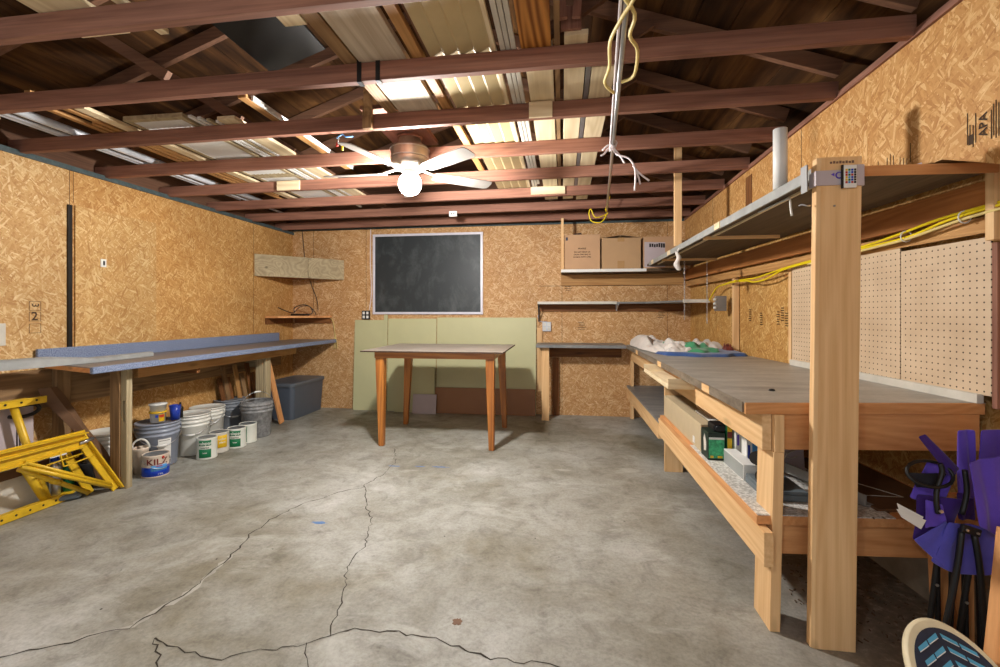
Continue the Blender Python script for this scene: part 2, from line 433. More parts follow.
def text_bm(s, size, origin, right, up, extrude=.0006, align='CENTER', cyl=None, font_scale_x=1.0):
    """lettering as mesh; origin, right, up in world space; cyl=(cx,cy,r) wraps it round a can"""
    cu = bpy.data.curves.new('lettering', 'FONT'); cu.body = s; cu.size = size; cu.align_x = align; cu.align_y = 'CENTER'; cu.resolution_u = 2; cu.offset = size*.018
    tmp = bpy.data.objects.new('lettering', cu); C.objects.link(tmp)
    dg = bpy.context.evaluated_depsgraph_get(); me = bpy.data.meshes.new_from_object(tmp.evaluated_get(dg))
    bm = B(); bm.from_mesh(me)
    bpy.data.objects.remove(tmp); bpy.data.meshes.remove(me); bpy.data.curves.remove(cu)
    origin, right, up = Vector(origin), Vector(right).normalized(), Vector(up).normalized(); nrm = right.cross(up)
    for v in bm.verts:
        x, y = v.co.x*font_scale_x, v.co.y
        if cyl:
            cx, cy, r, ang = cyl
            a = ang + x/r
            v.co = Vector((cx+(r+extrude)*math.cos(a), cy+(r+extrude)*math.sin(a), origin.z+y))
        else: v.co = origin+right*x+up*y+nrm*extrude
    return bm

# ------------------------------------------------------------------ the room shell
XL, YB, YF = -3.73, 5.84, -1.6
def xw(y): return 1.57+(5.84-y)*.0508 if y > 1.5 else 1.79      # lower right wall face
def xp(y): return xw(y)-.05                                      # stud / pegboard face on the right wall
def xu(y): return 1.46+.0134*(y-2.1)                             # furred-out upper right wall
def zj(x): return 2.42+.0076*(x-XL)                              # underside of the joists
ZR, XR = 3.52, -1.10                                             # ridge
def zroof(x): return 2.55+(ZR-2.55)*(1-abs(x-XR)/2.75)

bm = B(); bx(bm, XL-.1, 1.95, YF, YB+.1, -.12, 0)
CR = [[(-1.469,3.218),(-1.609,3.103),(-1.771,2.855),(-1.831,2.623),(-1.824,2.429),(-1.77,2.215),(-1.752,2.074),(-1.732,1.925),(-1.746,1.855),(-1.766,1.747),(-1.78,1.644),(-1.874,1.601),(-1.962,1.522),(-2.043,1.479),(-2.12,1.438),(-2.3,1.38)],
 [(-1.60,4.15),(-1.526,3.98),(-1.445,3.768),(-1.434,3.476),(-1.486,3.255),(-1.367,2.994),(-1.197,2.71),(-1.096,2.414),(-1.102,2.21),(-1.017,2.008),(-.963,1.838),(-.935,1.719),(-.961,1.704),(-1.024,1.651),(-1.194,1.591),(-1.275,1.534),(-1.355,1.553),(-1.471,1.563),(-1.625,1.607)],
 [(-.929,1.709),(-.876,1.756),(-.722,1.772),(-.529,1.764),(-.352,1.707),(-.232,1.683),(-.081,1.684),(.1,1.66)],
 [(-1.625,1.607),(-1.474,1.478),(-1.42,1.3)], [(-1.008,1.659),(-.931,1.553),(-.92,1.4)]]
def ribbon(bm, pts, w, z, mi, jit=.012, step=.03):
    path = []
    for (a, b) in zip(pts, pts[1:]):
        n = max(1, int(math.dist(a, b)/step))
        for k in range(n):
            t = k/n; path.append((a[0]+(b[0]-a[0])*t+R.uniform(-jit, jit), a[1]+(b[1]-a[1])*t+R.uniform(-jit, jit)))
    path.append(pts[-1]); prev = None
    for i, p in enumerate(path):
        q = path[min(i+1, len(path)-1)]; o_ = path[max(i-1, 0)]; d = Vector((q[0]-o_[0], q[1]-o_[1])).normalized(); nn = Vector((-d.y, d.x))
        ww = w*R.uniform(.35, 1.3)
        cur = (bm.verts.new((p[0]+nn.x*ww, p[1]+nn.y*ww, z)), bm.verts.new((p[0]-nn.x*ww, p[1]-nn.y*ww, z)))
        if prev:
            f = bm.faces.new((prev[0], prev[1], cur[1], cur[0])); f.material_index = mi
        prev = cur
for k, c in enumerate(CR): ribbon(bm, c, .0036 if k in (0, 2) else .0028, .0012, 1)
ribbon(bm, CR[0][5:14], .016, .0006, 2, .014)
def blotch(cx, cy, rx, ry, mi, z=.0009, n=22):
    f = bm.faces.new([bm.verts.new((cx+rx*math.cos(2*PI*i/n)*R.uniform(.5, 1), cy+ry*math.sin(2*PI*i/n)*R.uniform(.5, 1), z)) for i in range(n)]); f.material_index = mi
for p in ((-1.50, 2.63, .07, .02), (-1.42, 3.69, .07, .015), (-1.03, 3.72, .10, .015), (-1.2, 3.71, .06, .012)): blotch(*p, 3)
blotch(-.441, 1.865, .03, .03, 4); blotch(.02, 3.79, .09, .03, 2)
for _ in range(26):
    a = (R.uniform(-2.6, .5), R.uniform(1.6, 4.2)); blotch(a[0], a[1], R.uniform(.003, .008), R.uniform(.003, .008), R.choice((1, 2, 2)))
obj0('floor', bm, [M['floor'], M['crack'], M['crack_edge'], M['bluepaint'], M['spot']])

# ceiling: two slopes of roof boards, each board a little offset
bm = B()
for side in (-1, 1):
    n = 16; wd = 2.95/n
    for k in range(n):
        d0 = k*wd; d1 = d0+wd-.004; off = R.uniform(0, .006)
        x0 = XR+side*d0; x1 = XR+side*d1; za, zb = zroof(x0)+off+.09, zroof(x1)+off+.09
        prism(bm, [(x0, YF, za), (x1, YF, zb), (x1, YF, zb+.02), (x0, YF, za+.02)], (0, YB+.2-YF, 0))
prism(bm, [(XR-3.1, YF, zroof(XR-3.1)+.125), (XR, YF, ZR+.135), (XR+3.1, YF, zroof(XR+3.1)+.125), (XR+3.1, YF, zroof(XR+3.1)+.145), (XR, YF, ZR+.155), (XR-3.1, YF, zroof(XR-3.1)+.145)], (0, YB+.2-YF, 0))
obj0('ceiling', bm, M['roof'])

bm = B(); bx(bm, XL-.12, XL, 2.96, YB+.1, 0, 2.42); bx(bm, XL-.12, XL+.002, YF, 2.955, 0, 2.42, 1)
bx(bm, XL-.12, XL+.0015, 2.955, 2.96, 0, 2.42, 2)
bx(bm, XL, XL+.0012, 2.984, 2.987, 2.16, 2.42, 2); bx(bm, XL, XL+.001, 5.03, 5.033, 1.0, 2.42, 2)
obj0('wall_left', bm, [M['osb_left'], M['osb_left_pale'], M['stamp']])
bm = B(); bx(bm, XL-.12, 1.9, YB, YB+.12, 0, 2.46)
for x in (0.0, 1.30, -2.65, -3.42): bx(bm, x-.002, x+.002, YB-.0012, YB, 0 if x > -1 else 1.3, 2.46, 1)
bx(bm, -.30, 1.5, YB-.0012, YB, 1.655, 1.66, 1)
obj0('wall_back', bm, [M['osb_back'], M['stamp']])
# gable above the back wall
bm = B(); prism(bm, [(XL-.1, YB+.02, 2.46), (1.7, YB+.02, 2.46), (1.7, YB+.02, 2.66), (XR, YB+.02, ZR+.1), (XL-.1, YB+.02, 2.66)], (0, .06, 0))
obj0('wall_gable', bm, M['rafter_x'])
# right wall: lower sheathing between the studs and the furred-out upper part above the shelf
bm = B(); prism(bm, [(xw(YB), YB+.1, 0), (xw(1.5), 1.5, 0), (xw(YF), YF, 0), (1.95, YF, 0), (1.95, YB+.1, 0)], (0, 0, 1.905))
obj0('wall_right', bm, M['osb_right'])
bm = B()
vv = [(YB+.02, 1.905), (1.96, 1.905), (1.70, 1.80), (YF, 1.80), (YF, 2.47), (YB+.02, 2.47)]
ia = [bm.verts.new((xu(y), y, z)) for y, z in vv]; ib = [bm.verts.new((1.95, y, z)) for y, z in vv]
bm.faces.new(ia); bm.faces.new(ib[::-1])
for k in range(6): bm.faces.new((ia[k], ia[(k+1) % 6], ib[(k+1) % 6], ib[k]))
for y in (3.02, 4.75): prism(bm, [(xu(y)-.001, y, 1.906), (xu(y)-.001, y+.004, 1.906), (xu(y)+.01, y+.004, 1.906), (xu(y)+.01, y, 1.906)], (0, 0, .56), 1)
prism(bm, [(xu(3.78)-.004, 3.78, 1.906), (xu(3.88)-.004, 3.90, 1.906), (xu(3.9)+.01, 3.90, 1.906), (xu(3.8)+.01, 3.78, 1.906)], (0, 0, .5), 2)
obj0('wall_right_upper', bm, [M['osb_right_upper'], M['stamp'], M['brown_z']])
# concrete curb below the right wall
bm = B(); prism(bm, [(xw(YB)-.10, YB, 0), (xw(1.5)-.10, 1.5, 0), (xw(YF)-.10, YF, 0), (xw(YF), YF, 0), (xw(1.5), 1.5, 0), (xw(YB), YB, 0)], (0, 0, .22))
obj0('baseboard_right', bm, M['curb'])
# sealing tape along the wall tops
bm = B(); bx(bm, XL, XL+.02, YF, YB, 2.40, 2.435); obj0('trim_1', bm, M['tape'])
bm = B(); bx(bm, XL, 1.5, YB-.02, YB, 2.45, 2.475); obj0('trim_2', bm, M['tape'])
bm = B(); prism(bm, [(xu(YB)-.015, YB, 2.455), (xu(YF)-.015, YF, 2.455), (xu(YF), YF, 2.455), (xu(YB), YB, 2.455)], (0, 0, .03)); obj0('trim_3', bm, M['joist_y'])

bm = B(); bx(bm, XL-.12, XL-.09, YF, YB+.1, 2.42, 2.72); obj0('trim_8', bm, M['rafter_y'])
bm = B(); bx(bm, 1.80, 1.83, YF, YB+.02, 2.47, 2.72); obj0('trim_9', bm, M['rafter_y'])
def stamp_text(name, s, size, origin, right, up, parent_mat='stamp'):
    bm = text_bm(s, size, origin, right, up, .0015); return bm
# lumber stamps printed on the boards (thin print on the structure)
bm = text_bm('2', .085, (XL+.002, 2.727, 1.285), (0, 1, 0), (0, 0, 1), .0012)
for z in (1.285, 1.36, 1.20): 
    for a, b, c, d in ((-.035, .035, -.037, -.034), (-.035, .035, .034, .037), (-.037, -.034, -.037, .037), (.034, .037, -.037, .037)):
        bx(bm, XL+.0025, XL+.0035, 2.73+a, 2.73+b, z+c*.9, z+d*.9)
b2 = text_bm('3', .06, (XL+.002, 2.73, 1.365), (0, 0, -1), (0, 1, 0), .0012)
me_ = bpy.data.meshes.new('tmp'); b2.to_mesh(me_); bm.from_mesh(me_); b2.free()
o = obj0('trim_4', bm, M['stamp'])
bm = B()
b2 = text_bm('APA', .045, (xu(1.78)-.001, 1.782, 1.965), (0, 0, 1), (0, 1, 0), .0015); b2.to_mesh(me_); bm.from_mesh(me_); b2.free()
for k, y in enumerate((1.845, 1.835, 1.822, 1.812, 1.752, 1.744, 1.735, 1.725, 1.715)):
    bx(bm, xu(y)-.0018, xu(y)-.0008, y, y+.003, 1.895+R.uniform(0, .03), 2.03+R.uniform(-.05, .01))
bx(bm, xu(1.83)-.0018, xu(1.83)-.0008, 1.823, 1.842, 1.915, 1.95)
for k in range(22):
    y = 2.12+k*.02; bx(bm, xu(y)-.0016, xu(y)-.0008, y, y+.003, 1.92+R.uniform(0, .03), 2.0+R.uniform(-.03, .05)-.002*k)
obj0('trim_5', bm, M['stamp'])

# ------------------------------------------------------------------ roof timbers
JY = [1.585, 2.12, 2.664, 3.25, 3.849, 4.435, 5.02, 5.60]
ORD = ['nearest the camera', 'second from the camera', 'third from the camera', 'fourth from the camera', 'fifth from the camera', 'sixth from the camera', 'seventh from the camera', 'closest to the back wall']
for k, y in enumerate(JY):
    bm = B()
    xr = xu(y)
    xl = XL-.08
    prism(bm, [(xl, y-.038, zj(xl)+.02), (xr-.004, y-.038, zj(xr)+.02), (xr-.004, y-.038, zj(xr)+.112), (xl, y-.038, zj(xl)+.112)] if False else
          [(xl, y-.038, zj(xl)), (xr-.004, y-.038, zj(xr)), (xr-.004, y-.038, zj(xr)+.09), (xl, y-.038, zj(xl)+.09)], (0, .038, 0))
    tag(obj('ceiling_joist', bm, M['joist_x'], None, .002), 'reddish brown ceiling joist running wall to wall, ' + ORD[k], 'beam', 'ceiling joists')
    for side in (-1, 1):
        xe = XR+side*2.60
        bm = B(); p = Vector((xe, y+.019, zroof(xe)+.035)); q = Vector((XR+side*.012, y+.019, ZR+.03))
        beam(bm, p, q, .036, .085, (0, 0, 1))
        tag(obj('rafter', bm, M['rafter_x'], None, .002), 'dark brown sloping rafter on the %s slope, above the joist %s' % ('left' if side < 0 else 'right', ORD[k]), 'beam', 'rafters')
    for side in (-1, 1):
        bm = B()
        xa = XR+side*.95; xb = XR+side*1.60
        beam(bm, (xa, y-.019, zj(xa)+.115), (xb, y-.019, zroof(xb)+.0), .03, .06, (0, 0, 1))
        tag(obj('truss_web', bm, M['rafter_x'], None, .0015), 'short slanting brace %s of the ridge on the joist %s' % ('left' if side < 0 else 'right', ORD[k]), 'beam', 'truss braces')
bm = B(); bx(bm, XR-.012, XR+.012, YF, YB, ZR-.06, ZR+.09); tag(obj('ridge_board', bm, M['rafter_y']), 'long dark ridge board along the peak of the roof', 'beam')

def plate(name, x0, x1, y, z0, z1, mat, label):
    bm = B(); bx(bm, x0, x1, y-.02, y, z0, z1); tag(obj(name, bm, M[mat], None, .002), label, 'board')
plate('wood_block', -.19, -.055, JY[2]-.039, zj(.1)-.005, zj(.1)+.085, 'pale_x', 'tan wooden splice block nailed on the third joist, centre of photo')
plate('wood_block', -.30, .03, JY[5]-.039, zj(.4)+.01, zj(.4)+.085, 'pale_x', 'long pale wooden splice block on the sixth joist, right of the fan')
plate('wood_block', -2.58, -2.36, JY[4]-.039, zj(-2.5)+.0, zj(-2.5)+.085, 'pale_x', 'small pale wooden block on the joist above the left wall panels')

# white-taped cut face of wood etc: items stored on the joists -------------------------------------------------
def zt(x): return zj(x)+.0925
def stock(name, x0, x1, y0, y1, th, mat, label, cat='board', lift=0.0, bevel=.002, group=None):
    bm = B(); z0, z1 = zt(x0)+lift, zt(x1)+lift
    prism(bm, [(x0, y0, z0), (x1, y0, z1), (x1, y0, z1+th), (x0, y0, z0+th)], (0, y1-y0, 0))
    return tag(obj(name, bm, M[mat], None, bevel), label, cat, group)
# long pipes on the far left
for (x, r, y0, y1, z, lab) in ((-3.30, .026, 1.7, 4.6, .03, 'thick white plastic pipe lying on the joists at far left'),
                            (-3.42, .014, 1.75, 4.4, .018, 'thin white plastic pipe on the joists, nearest the left wall'),
                            (-3.375, .011, 1.9, 5.2, .015, 'thin grey-white conduit between the two white pipes at far left')):
    bm = B(); tube(bm, [(x, y0, zt(x)+z), (x+.01, (y0+y1)/2, zt(x)+z-.002), (x, y1, zt(x)+z)], r, 12)
    tag(obj('plastic_pipe', bm, M['pvc']), lab, 'pipe')
stock('lumber_strip', -2.94, -2.90, 2.1, 4.3, .02, 'stud_y', 'narrow tan wood strip on the joists left of the white louvred panel')
stock('lumber_strip', -2.87, -2.80, 2.3, 4.6, .022, 'pale_y', 'pale tan wood strip on the joists beside the louvred panel')
stock('lumber_strip', -3.05, -3.01, 2.2, 4.0, .02, 'stud_y', 'thin tan wood strip on the joists, second from the white pipes')
stock('lumber_strip', -2.985, -2.955, 2.5, 4.5, .018, 'stud_y', 'thinnest tan wood strip on the joists, third from the white pipes')
stock('lumber_plank', -3.62, -3.46, 1.2, 2.35, .03, 'pale_y', 'pale plank end on the joists at the far left edge')
# louvred panels
def louvred(x0, x1, y0, y1, lab, lift=0):
    t = thing('louvred_panel', lab, 'panel', ((x0+x1)/2, (y0+y1)/2, zt(x0)+lift))
    bm = B(); z = zt((x0+x1)/2)+lift+.006
    w = .035
    bx(bm, x0, x0+w, y0, y1, z, z+.03); bx(bm, x1-w, x1, y0, y1, z, z+.03); bx(bm, x0+w, x1-w, y0, y0+w, z, z+.03); bx(bm, x0+w, x1-w, y1-w, y1, z, z+.03)
    obj('frame', bm, M['greywood_y'], t, .002)
    bm = B(); n = 9; ww = (x1-x0-2*w)/n
    for k in range(n):
        a = x0+w+k*ww; prism(bm, [(a+.001, y0+w, z+.004), (a+ww-.001, y0+w, z+.010), (a+ww-.001, y0+w, z+.018), (a+.001, y0+w, z+.012)], (0, y1-y0-2*w, 0))
    obj('slats', bm, M['white'], t)
louvred(-2.76, -2.34, 2.50, 3.68, 'white louvred shutter panel lying on the joists, nearest one')
louvred(-2.74, -2.33, 3.70, 4.72, 'white louvred shutter panel lying on the joists, farther one')
for i, (a, b, m_, l) in enumerate(((-2.30, -2.275, 'white', 'thin white moulding strip against the louvred panels'),
                         (-2.262, -2.24, 'white', 'second thin white moulding strip from the louvred panels'),
                         (-2.225, -2.20, 'greywood_y', 'thin grey moulding strip right of the white mouldings'),
                         (-2.185, -2.165, 'white', 'third thin white moulding strip beside the tan plank'))):
    stock('moulding_strip', a, b, 2.5+.03*i, 4.9-.1*i, .016, m_, l, 'moulding')
stock('lumber_plank', -2.15, -2.03, 2.56, 4.7, .022, 'pale_y', 'flat tan plank on the joists right of the mouldings')
stock('lumber_strip', -1.82, -1.77, 2.32, 3.6, .025, 'stud_y', 'tan wood strip with white edge on the joists left of the fan')
stock('lumber_strip', -1.765, -1.75, 2.36, 3.6, .03, 'white', 'slim white strip against the tan strip left of the fan')
# dark sheet tipped up, short block
bm = B(); prism(bm, [(-1.50, 1.66, 2.56), (-1.20, 1.66, 2.66), (-1.20, 1.66, 2.67), (-1.50, 1.66, 2.57)], (0, .50, 0)); tag(obj('metal_sheet', bm, M['darkmetal']), 'dark metal sheet tilted on the joists near the camera', 'sheet')
stock('wood_block', -1.17, -1.07, 1.62, 1.78, .03, 'pale_y', 'short pale wood offcut resting between the two nearest joists')
# wide boards near the middle
stock('lumber_plank', -1.06, -.99, 1.3, 2.66, .03, 'oldwood_y', 'brown weathered plank beside the wide whitish boards')
stock('lumber_plank', -.98, -.74, 1.2, 2.75, .03, 'whitewash', 'wide whitish weathered board lying over the near joists')
stock('lumber_plank', -.71, -.66, 1.5, 4.2, .03, 'stud_y', 'tan plank between the whitish board and the stepped panel')
# stepped (corrugated) tan panel
bm = B()
for k in range(4):
    a = -.625+k*.075; z = zt(a)
    prism(bm, [(a, 1.45, z+.002), (a+.062, 1.45, z+.012), (a+.075, 1.45, z+.002), (a+.075, 1.45, z+.012), (a+.062, 1.45, z+.022), (a, 1.45, z+.012)], (0, 3.0, 0))
tag(obj('stepped_panel', bm, M['corr'], None, .001), 'long pale stepped siding panel lying on the joists above the fan', 'panel')
stock('lumber_strip', -.325, -.305, 1.45, 4.4, .02, 'pale_y', 'narrow pale strip along the right side of the stepped panel')
# white mouldings
for i, (a, b) in enumerate(((-.285, -.262), (-.258, -.238), (-.234, -.212))):
    stock('moulding_strip', a, b, 1.62, 4.7-.2*i, .016, 'offwhite', ['leftmost of three off-white mouldings right of the stepped panel', 'middle of three off-white mouldings right of the stepped panel', 'rightmost of three off-white mouldings right of the stepped panel'][i], 'moulding')
stock('lumber_plank', -.19, -.05, 1.1, 2.09, .035, 'orangeply', 'orange plank with bold wavy grain on the near joists')
stock('lumber_plank', -.18, -.045, 2.095, 4.9, .030, 'pale_y', 'pale plank in line behind the orange wavy-grained plank')
stock('lumber_strip', -.035, -.01, 1.4, 4.4, .03, 'oldwood_y', 'brown wood strip right of the orange plank')
stock('lumber_plank', .01, .115, 2.02, 4.9, .025, 'pale_y', 'tan plank on the joists, left of the conduit pipe')
stock('lumber_strip', .12, .145, 2.14, 4.6, .02, 'metal', 'grey metal strip between two tan planks')
stock('lumber_plank', .15, .27, 2.3, 4.95, .025, 'pale_y', 'pale plank on the joists directly left of the conduit pipe')
# small boards and odds near the top edge
stock('lumber_plank', -2.10, -1.86, 1.2, 1.72, .02, 'pale_y', 'pale wide board at the top left, over the nearest joist')
stock('lumber_strip', -1.74, -1.70, 1.2, 1.75, .02, 'pale_y', 'pale strip at the top left beside the wide pale board')
stock('lumber_plank', -2.95, -2.62, 1.1, 1.60, .02, 'greywood_y', 'greyish plank at the top left corner over the nearest joist')
bm = B(); beam(bm, (.005, 1.97, 2.585), (-.03, 1.99, 2.95), .035, .02, (0, 1, 0)); beam(bm, (.06, 1.97, 2.585), (.10, 1.99, 2.95), .035, .02, (0, 1, 0)); bx(bm, -.005, .085, 2.0, 2.02, 2.56, 2.66)
tag(obj('vertical_brace', bm, M['joist_z']), 'v-shaped wooden brace with block rising from the second joist', 'brace')
# pair of black straps and hanger brace at left of the fan
for i, x in enumerate((-.98, -.885)):
    bm = B(); bx(bm, x-.011, x+.011, JY[1]-.042, JY[1]-.039, zj(x)-.004, zj(x)+.13); bx(bm, x-.011, x+.011, JY[1]-.042, JY[1]+.004, zj(x)-.0055, zj(x)-.003)
    tag(obj('metal_strap', bm, M['black']), ['black metal strap over the second joist, left one of two', 'black metal strap over the second joist, right one of two'][i], 'strap')
bm = B(); beam(bm, (-1.175, 2.62, 2.50), (-1.06, 2.35, 2.66), .05, .03, (0, 0, 1)); bx(bm, -1.20, -1.145, JY[2]-.075, JY[2]-.04, zj(-1.17)-.01, zj(-1.17)+.13)
tag(obj('hanger_brace', bm, M['oldwood_z'], None, .002), 'short forked wooden hanger on the third joist above the fan', 'brace')

# ------------------------------------------------------------------ ceiling fan
fx, fy = FAN
DZ = -.115
fan = thing('ceiling_fan', 'ceiling fan with five pale blades, nickel motor and one bright globe light', 'fan', (fx, fy, 2.30))
bm = B(); lathe(bm, [(0, 2.66), (.075, 2.66), (.085, 2.62), (.125, 2.60), (.135, 2.575), (.13, 2.52), (.135, 2.50), (.125, 2.46), (.10, 2.445), (.05, 2.435), (0, 2.435)], (fx, fy, DZ), 40); obj('motor_housing', bm, M['bronze'], fan)
bm = B(); lathe(bm, [(0, 2.435), (.05, 2.435), (.055, 2.40), (.04, 2.385), (0, 2.385)], (fx, fy, DZ), 32); obj('light_fitter', bm, M['bronze'], fan)
for z in (2.515, 2.575):
    bm = B(); lathe(bm, [(.137, z), (.141, z+.004), (.137, z+.008)], (fx, fy, DZ), 40); obj('trim_ring', bm, M['steel'], fan)
bm = B(); bmesh.ops.create_uvsphere(bm, u_segments=24, v_segments=16, radius=.080); bmesh.ops.translate(bm, verts=bm.verts, vec=(fx, fy, 2.225))
for f in bm.faces: f.smooth = True
g = obj('globe', bm, M['bulb'], fan); g['label'] = 'lit white glass globe'
bm = B(); lathe(bm, [(0, 2.668), (.09, 2.668), (.09, 2.66), (0, 2.66)], (fx, fy, DZ), 24); bx(bm, fx-.05, fx+.05, fy-.05, fy+.05, 2.548, 2.56); bx(bm, fx-.16, fx+.16, JY[2]-.04, JY[3]+.0, 2.5595, 2.585); obj('mounting_bar', bm, M['joist_y'], fan)
for k in range(5):
    a = math.radians(36+72*k); d = Vector((math.cos(a), math.sin(a), 0)); s = Vector((-d.y, d.x, 0)); tilt = math.radians(-13)
    s2 = s*math.cos(tilt)+Vector((0, 0, 1))*math.sin(tilt); nn = d.cross(s2).normalized()
    bm = B(); prof = [(.20, .045), (.24, .055), (.40, .064), (.56, .068), (.66, .066), (.69, .055), (.70, .03)]
    pts = [d*r+s2*w for r, w in prof]+[d*r-s2*w for r, w in prof[::-1]]
    prism(bm, [Vector((fx, fy, 2.30))+p*.91 for p in pts], nn*.006)
    bl = obj('blade', bm, M['bladegrey'], fan, .001)
    bm = B(); beam(bm, Vector((fx, fy, 2.335))+d*.09, Vector((fx, fy, 2.305))+d*.22, .03, .006, (0, 0, 1)); obj('blade_arm', bm, M['bronze'], bl)
# blue wire, red and yellow connectors hanging left of the fan
t = thing('wire_connectors', 'red and yellow wire nuts hanging from a blue wire beside the fan', 'connector', (-1.37, 2.66, 2.38))
bm = B(); tube(bm, smooth_path([(-1.42, 2.70, 2.425), (-1.39, 2.645, 2.405), (-1.36, 2.65, 2.425), (-1.33, 2.64, 2.405), (-1.31, 2.69, 2.425)]), .004, 6); obj('blue_wire', bm, M['lightblue'], t)
bm = B(); tube(bm, [(-1.38, 2.645, 2.41), (-1.385, 2.645, 2.38), (-1.39, 2.645, 2.355)], .003, 6); obj('lead', bm, M['offwhite'], t)
bm = B(); lathe(bm, [(0, 0), (.008, 0), (.006, .022), (0, .024)], (-1.392, 2.645, 2.352), 10); obj('red_nut', bm, M['red'], t)
bm = B(); lathe(bm, [(0, 0), (.008, 0), (.006, .024), (0, .026)], (-1.365, 2.66, 2.332), 10); obj('yellow_nut', bm, M['canyellow'], t)
bm = B(); tube(bm, [(-1.39, 2.645, 2.37), (-1.365, 2.66, 2.357)], .002, 6); obj('jumper', bm, M['offwhite'], t)
# fill lamp added out of view behind the camera to brighten the near end
l2 = thing('fill_lamp', 'round porcelain fill lamp with bulb, added out of view behind the camera', 'lamp', (-.6, -.35, 2.2))
bm = B(); lathe(bm, [(0, 2.46), (.07, 2.46), (.07, 2.43), (.03, 2.40), (.03, 2.38), (0, 2.38)], (-.6, -.35, 0), 24); obj('fill_lamp_base', bm, M['white'], l2)
bm = B(); bmesh.ops.create_uvsphere(bm, u_segments=16, v_segments=12, radius=.05); bmesh.ops.translate(bm, verts=bm.verts, vec=(-.6, -.35, 2.335)); obj('bulb', bm, M['fill_glow'], l2)
bm = B(); bx(bm, -2.0, .9, -.37, -.33, 2.46, 2.55); tag(obj('ceiling_joist', bm, M['joist_x']), 'ceiling joist carrying the added fill lamp behind the camera', 'beam')
ld = bpy.data.lights.new('fill_lamp_light', 'POINT'); ld.energy = FILL_LAMP; ld.color = (1, .95, .88); ld.shadow_soft_size = .06
lo = bpy.data.objects.new('fill_lamp_light', ld); C.objects.link(lo); lo.location = (-.6, -.35, 2.27)

# conduit pole under the joists with cords
def xc(y): return .224+(y-1.61)*.0755
con = thing('conduit_pole', 'long grey metal conduit pole slung under the joists towards the back', 'pipe', (.35, 3.2, 2.38))
bm = B(); tube(bm, [(xc(1.3), 1.3, 2.402), (xc(3.3), 3.3, 2.400), (xc(5.3), 5.3, 2.402)], .011, 12); obj('pole', bm, M['steel'], con)
bm = B(); tube(bm, [(xc(1.3)-.022, 1.3, 2.403), (xc(3.1)-.018, 3.1, 2.400)], .006, 8); obj('wire', bm, M['cord_white'], con)
bm = B(); tube(bm, smooth_path([(xc(1.3)+.03, 1.32, 2.39), (xc(1.5)-.035, 1.5, 2.385), (xc(1.66)+.03, 1.66, 2.38), (xc(1.8)+.02, 1.78, 2.375), (xc(1.9)+.06, 1.9, 2.385), (xc(2.1)+.06, 2.09, 2.38), (xc(2.13)+.012, 2.15, 2.385)], 4), .0075, 8)
tube(bm, smooth_path([(xc(1.3)-.04, 1.31, 2.39), (xc(1.5)+.03, 1.52, 2.38), (xc(1.7)-.02, 1.68, 2.375), (xc(1.8)-.05, 1.82, 2.38), (xc(1.95)-.045, 2.0, 2.38), (xc(2.1)-.065, 2.13, 2.375), (xc(2.2)-.02, 2.24, 2.38)], 4), .0075, 8)
tag(obj('extension_cord', bm, M['cable_cream']), 'cream yellow cord wound around the conduit near the camera', 'cord')
bm = B()
x3 = xc(3.0)
for pts in ([(x3, 3.0, 2.385), (x3+.02, 2.97, 2.33), (x3+.09, 2.96, 2.30), (x3+.13, 2.96, 2.24), (x3+.135, 2.96, 2.16), (x3+.13, 2.96, 2.09)],
            [(x3+.13, 2.96, 2.24), (x3+.15, 2.96, 2.19), (x3+.165, 2.96, 2.13)], [(x3+.12, 2.96, 2.25), (x3+.16, 2.96, 2.2), (x3+.22, 2.96, 2.15)],
            [(x3-.07, 3.0, 2.37), (x3-.03, 2.99, 2.40), (x3+.01, 2.99, 2.385)], [(x3, 2.99, 2.385), (x3+.04, 2.97, 2.32), (x3+.07, 2.97, 2.27)], [(x3-.03, 2.99, 2.38), (x3-.06, 2.98, 2.34), (x3-.08, 2.98, 2.33)]):
    tube(bm, smooth_path(pts, 4), .006, 7)
for q in range(5): tube(bm, [(x3+.02*math.cos(i*PI/5), 2.96+.02*q, 2.40+.02*math.sin(i*PI/5)) for i in range(10)], .004, 5, closed=True)
tag(obj('string_tie', bm, M['cord_white']), 'knotted white cord tied round the conduit, ends dangling', 'cord')
bm = B(); x5 = xc(4.95)
tube(bm, smooth_path([(x5+.02, 4.8, 2.53), (x5-.02, 4.85, 2.40), (x5+.01, 4.95, 2.38), (x5-.12, 4.9, 2.33), (x5-.17, 4.9, 2.42), (x5-.19, 4.9, 2.37), (x5-.16, 4.9, 2.29), (x5-.06, 4.9, 2.28), (x5, 4.95, 2.37)], 5), .006, 7)
tag(obj('yellow_wire_loop', bm, M['cable_yellow']), 'loose loops of yellow wire hanging at the far end of the conduit', 'wire')
# small receptacle box on a rear joist
t = thing('receptacle_box', 'small white outlet box fixed on a rear joist above the chalkboard', 'outlet', (-1.22, 5.0, 2.45))
bm = B(); bx(bm, -1.265, -1.175, 4.955, 4.979, 2.40, 2.46); obj('box_body', bm, M['white'], t, .003)
bm = B(); bx(bm, -1.24, -1.23, 4.953, 4.956, 2.422, 2.44); bx(bm, -1.212, -1.202, 4.953, 4.956, 2.422, 2.44); obj('socket', bm, M['black'], t)

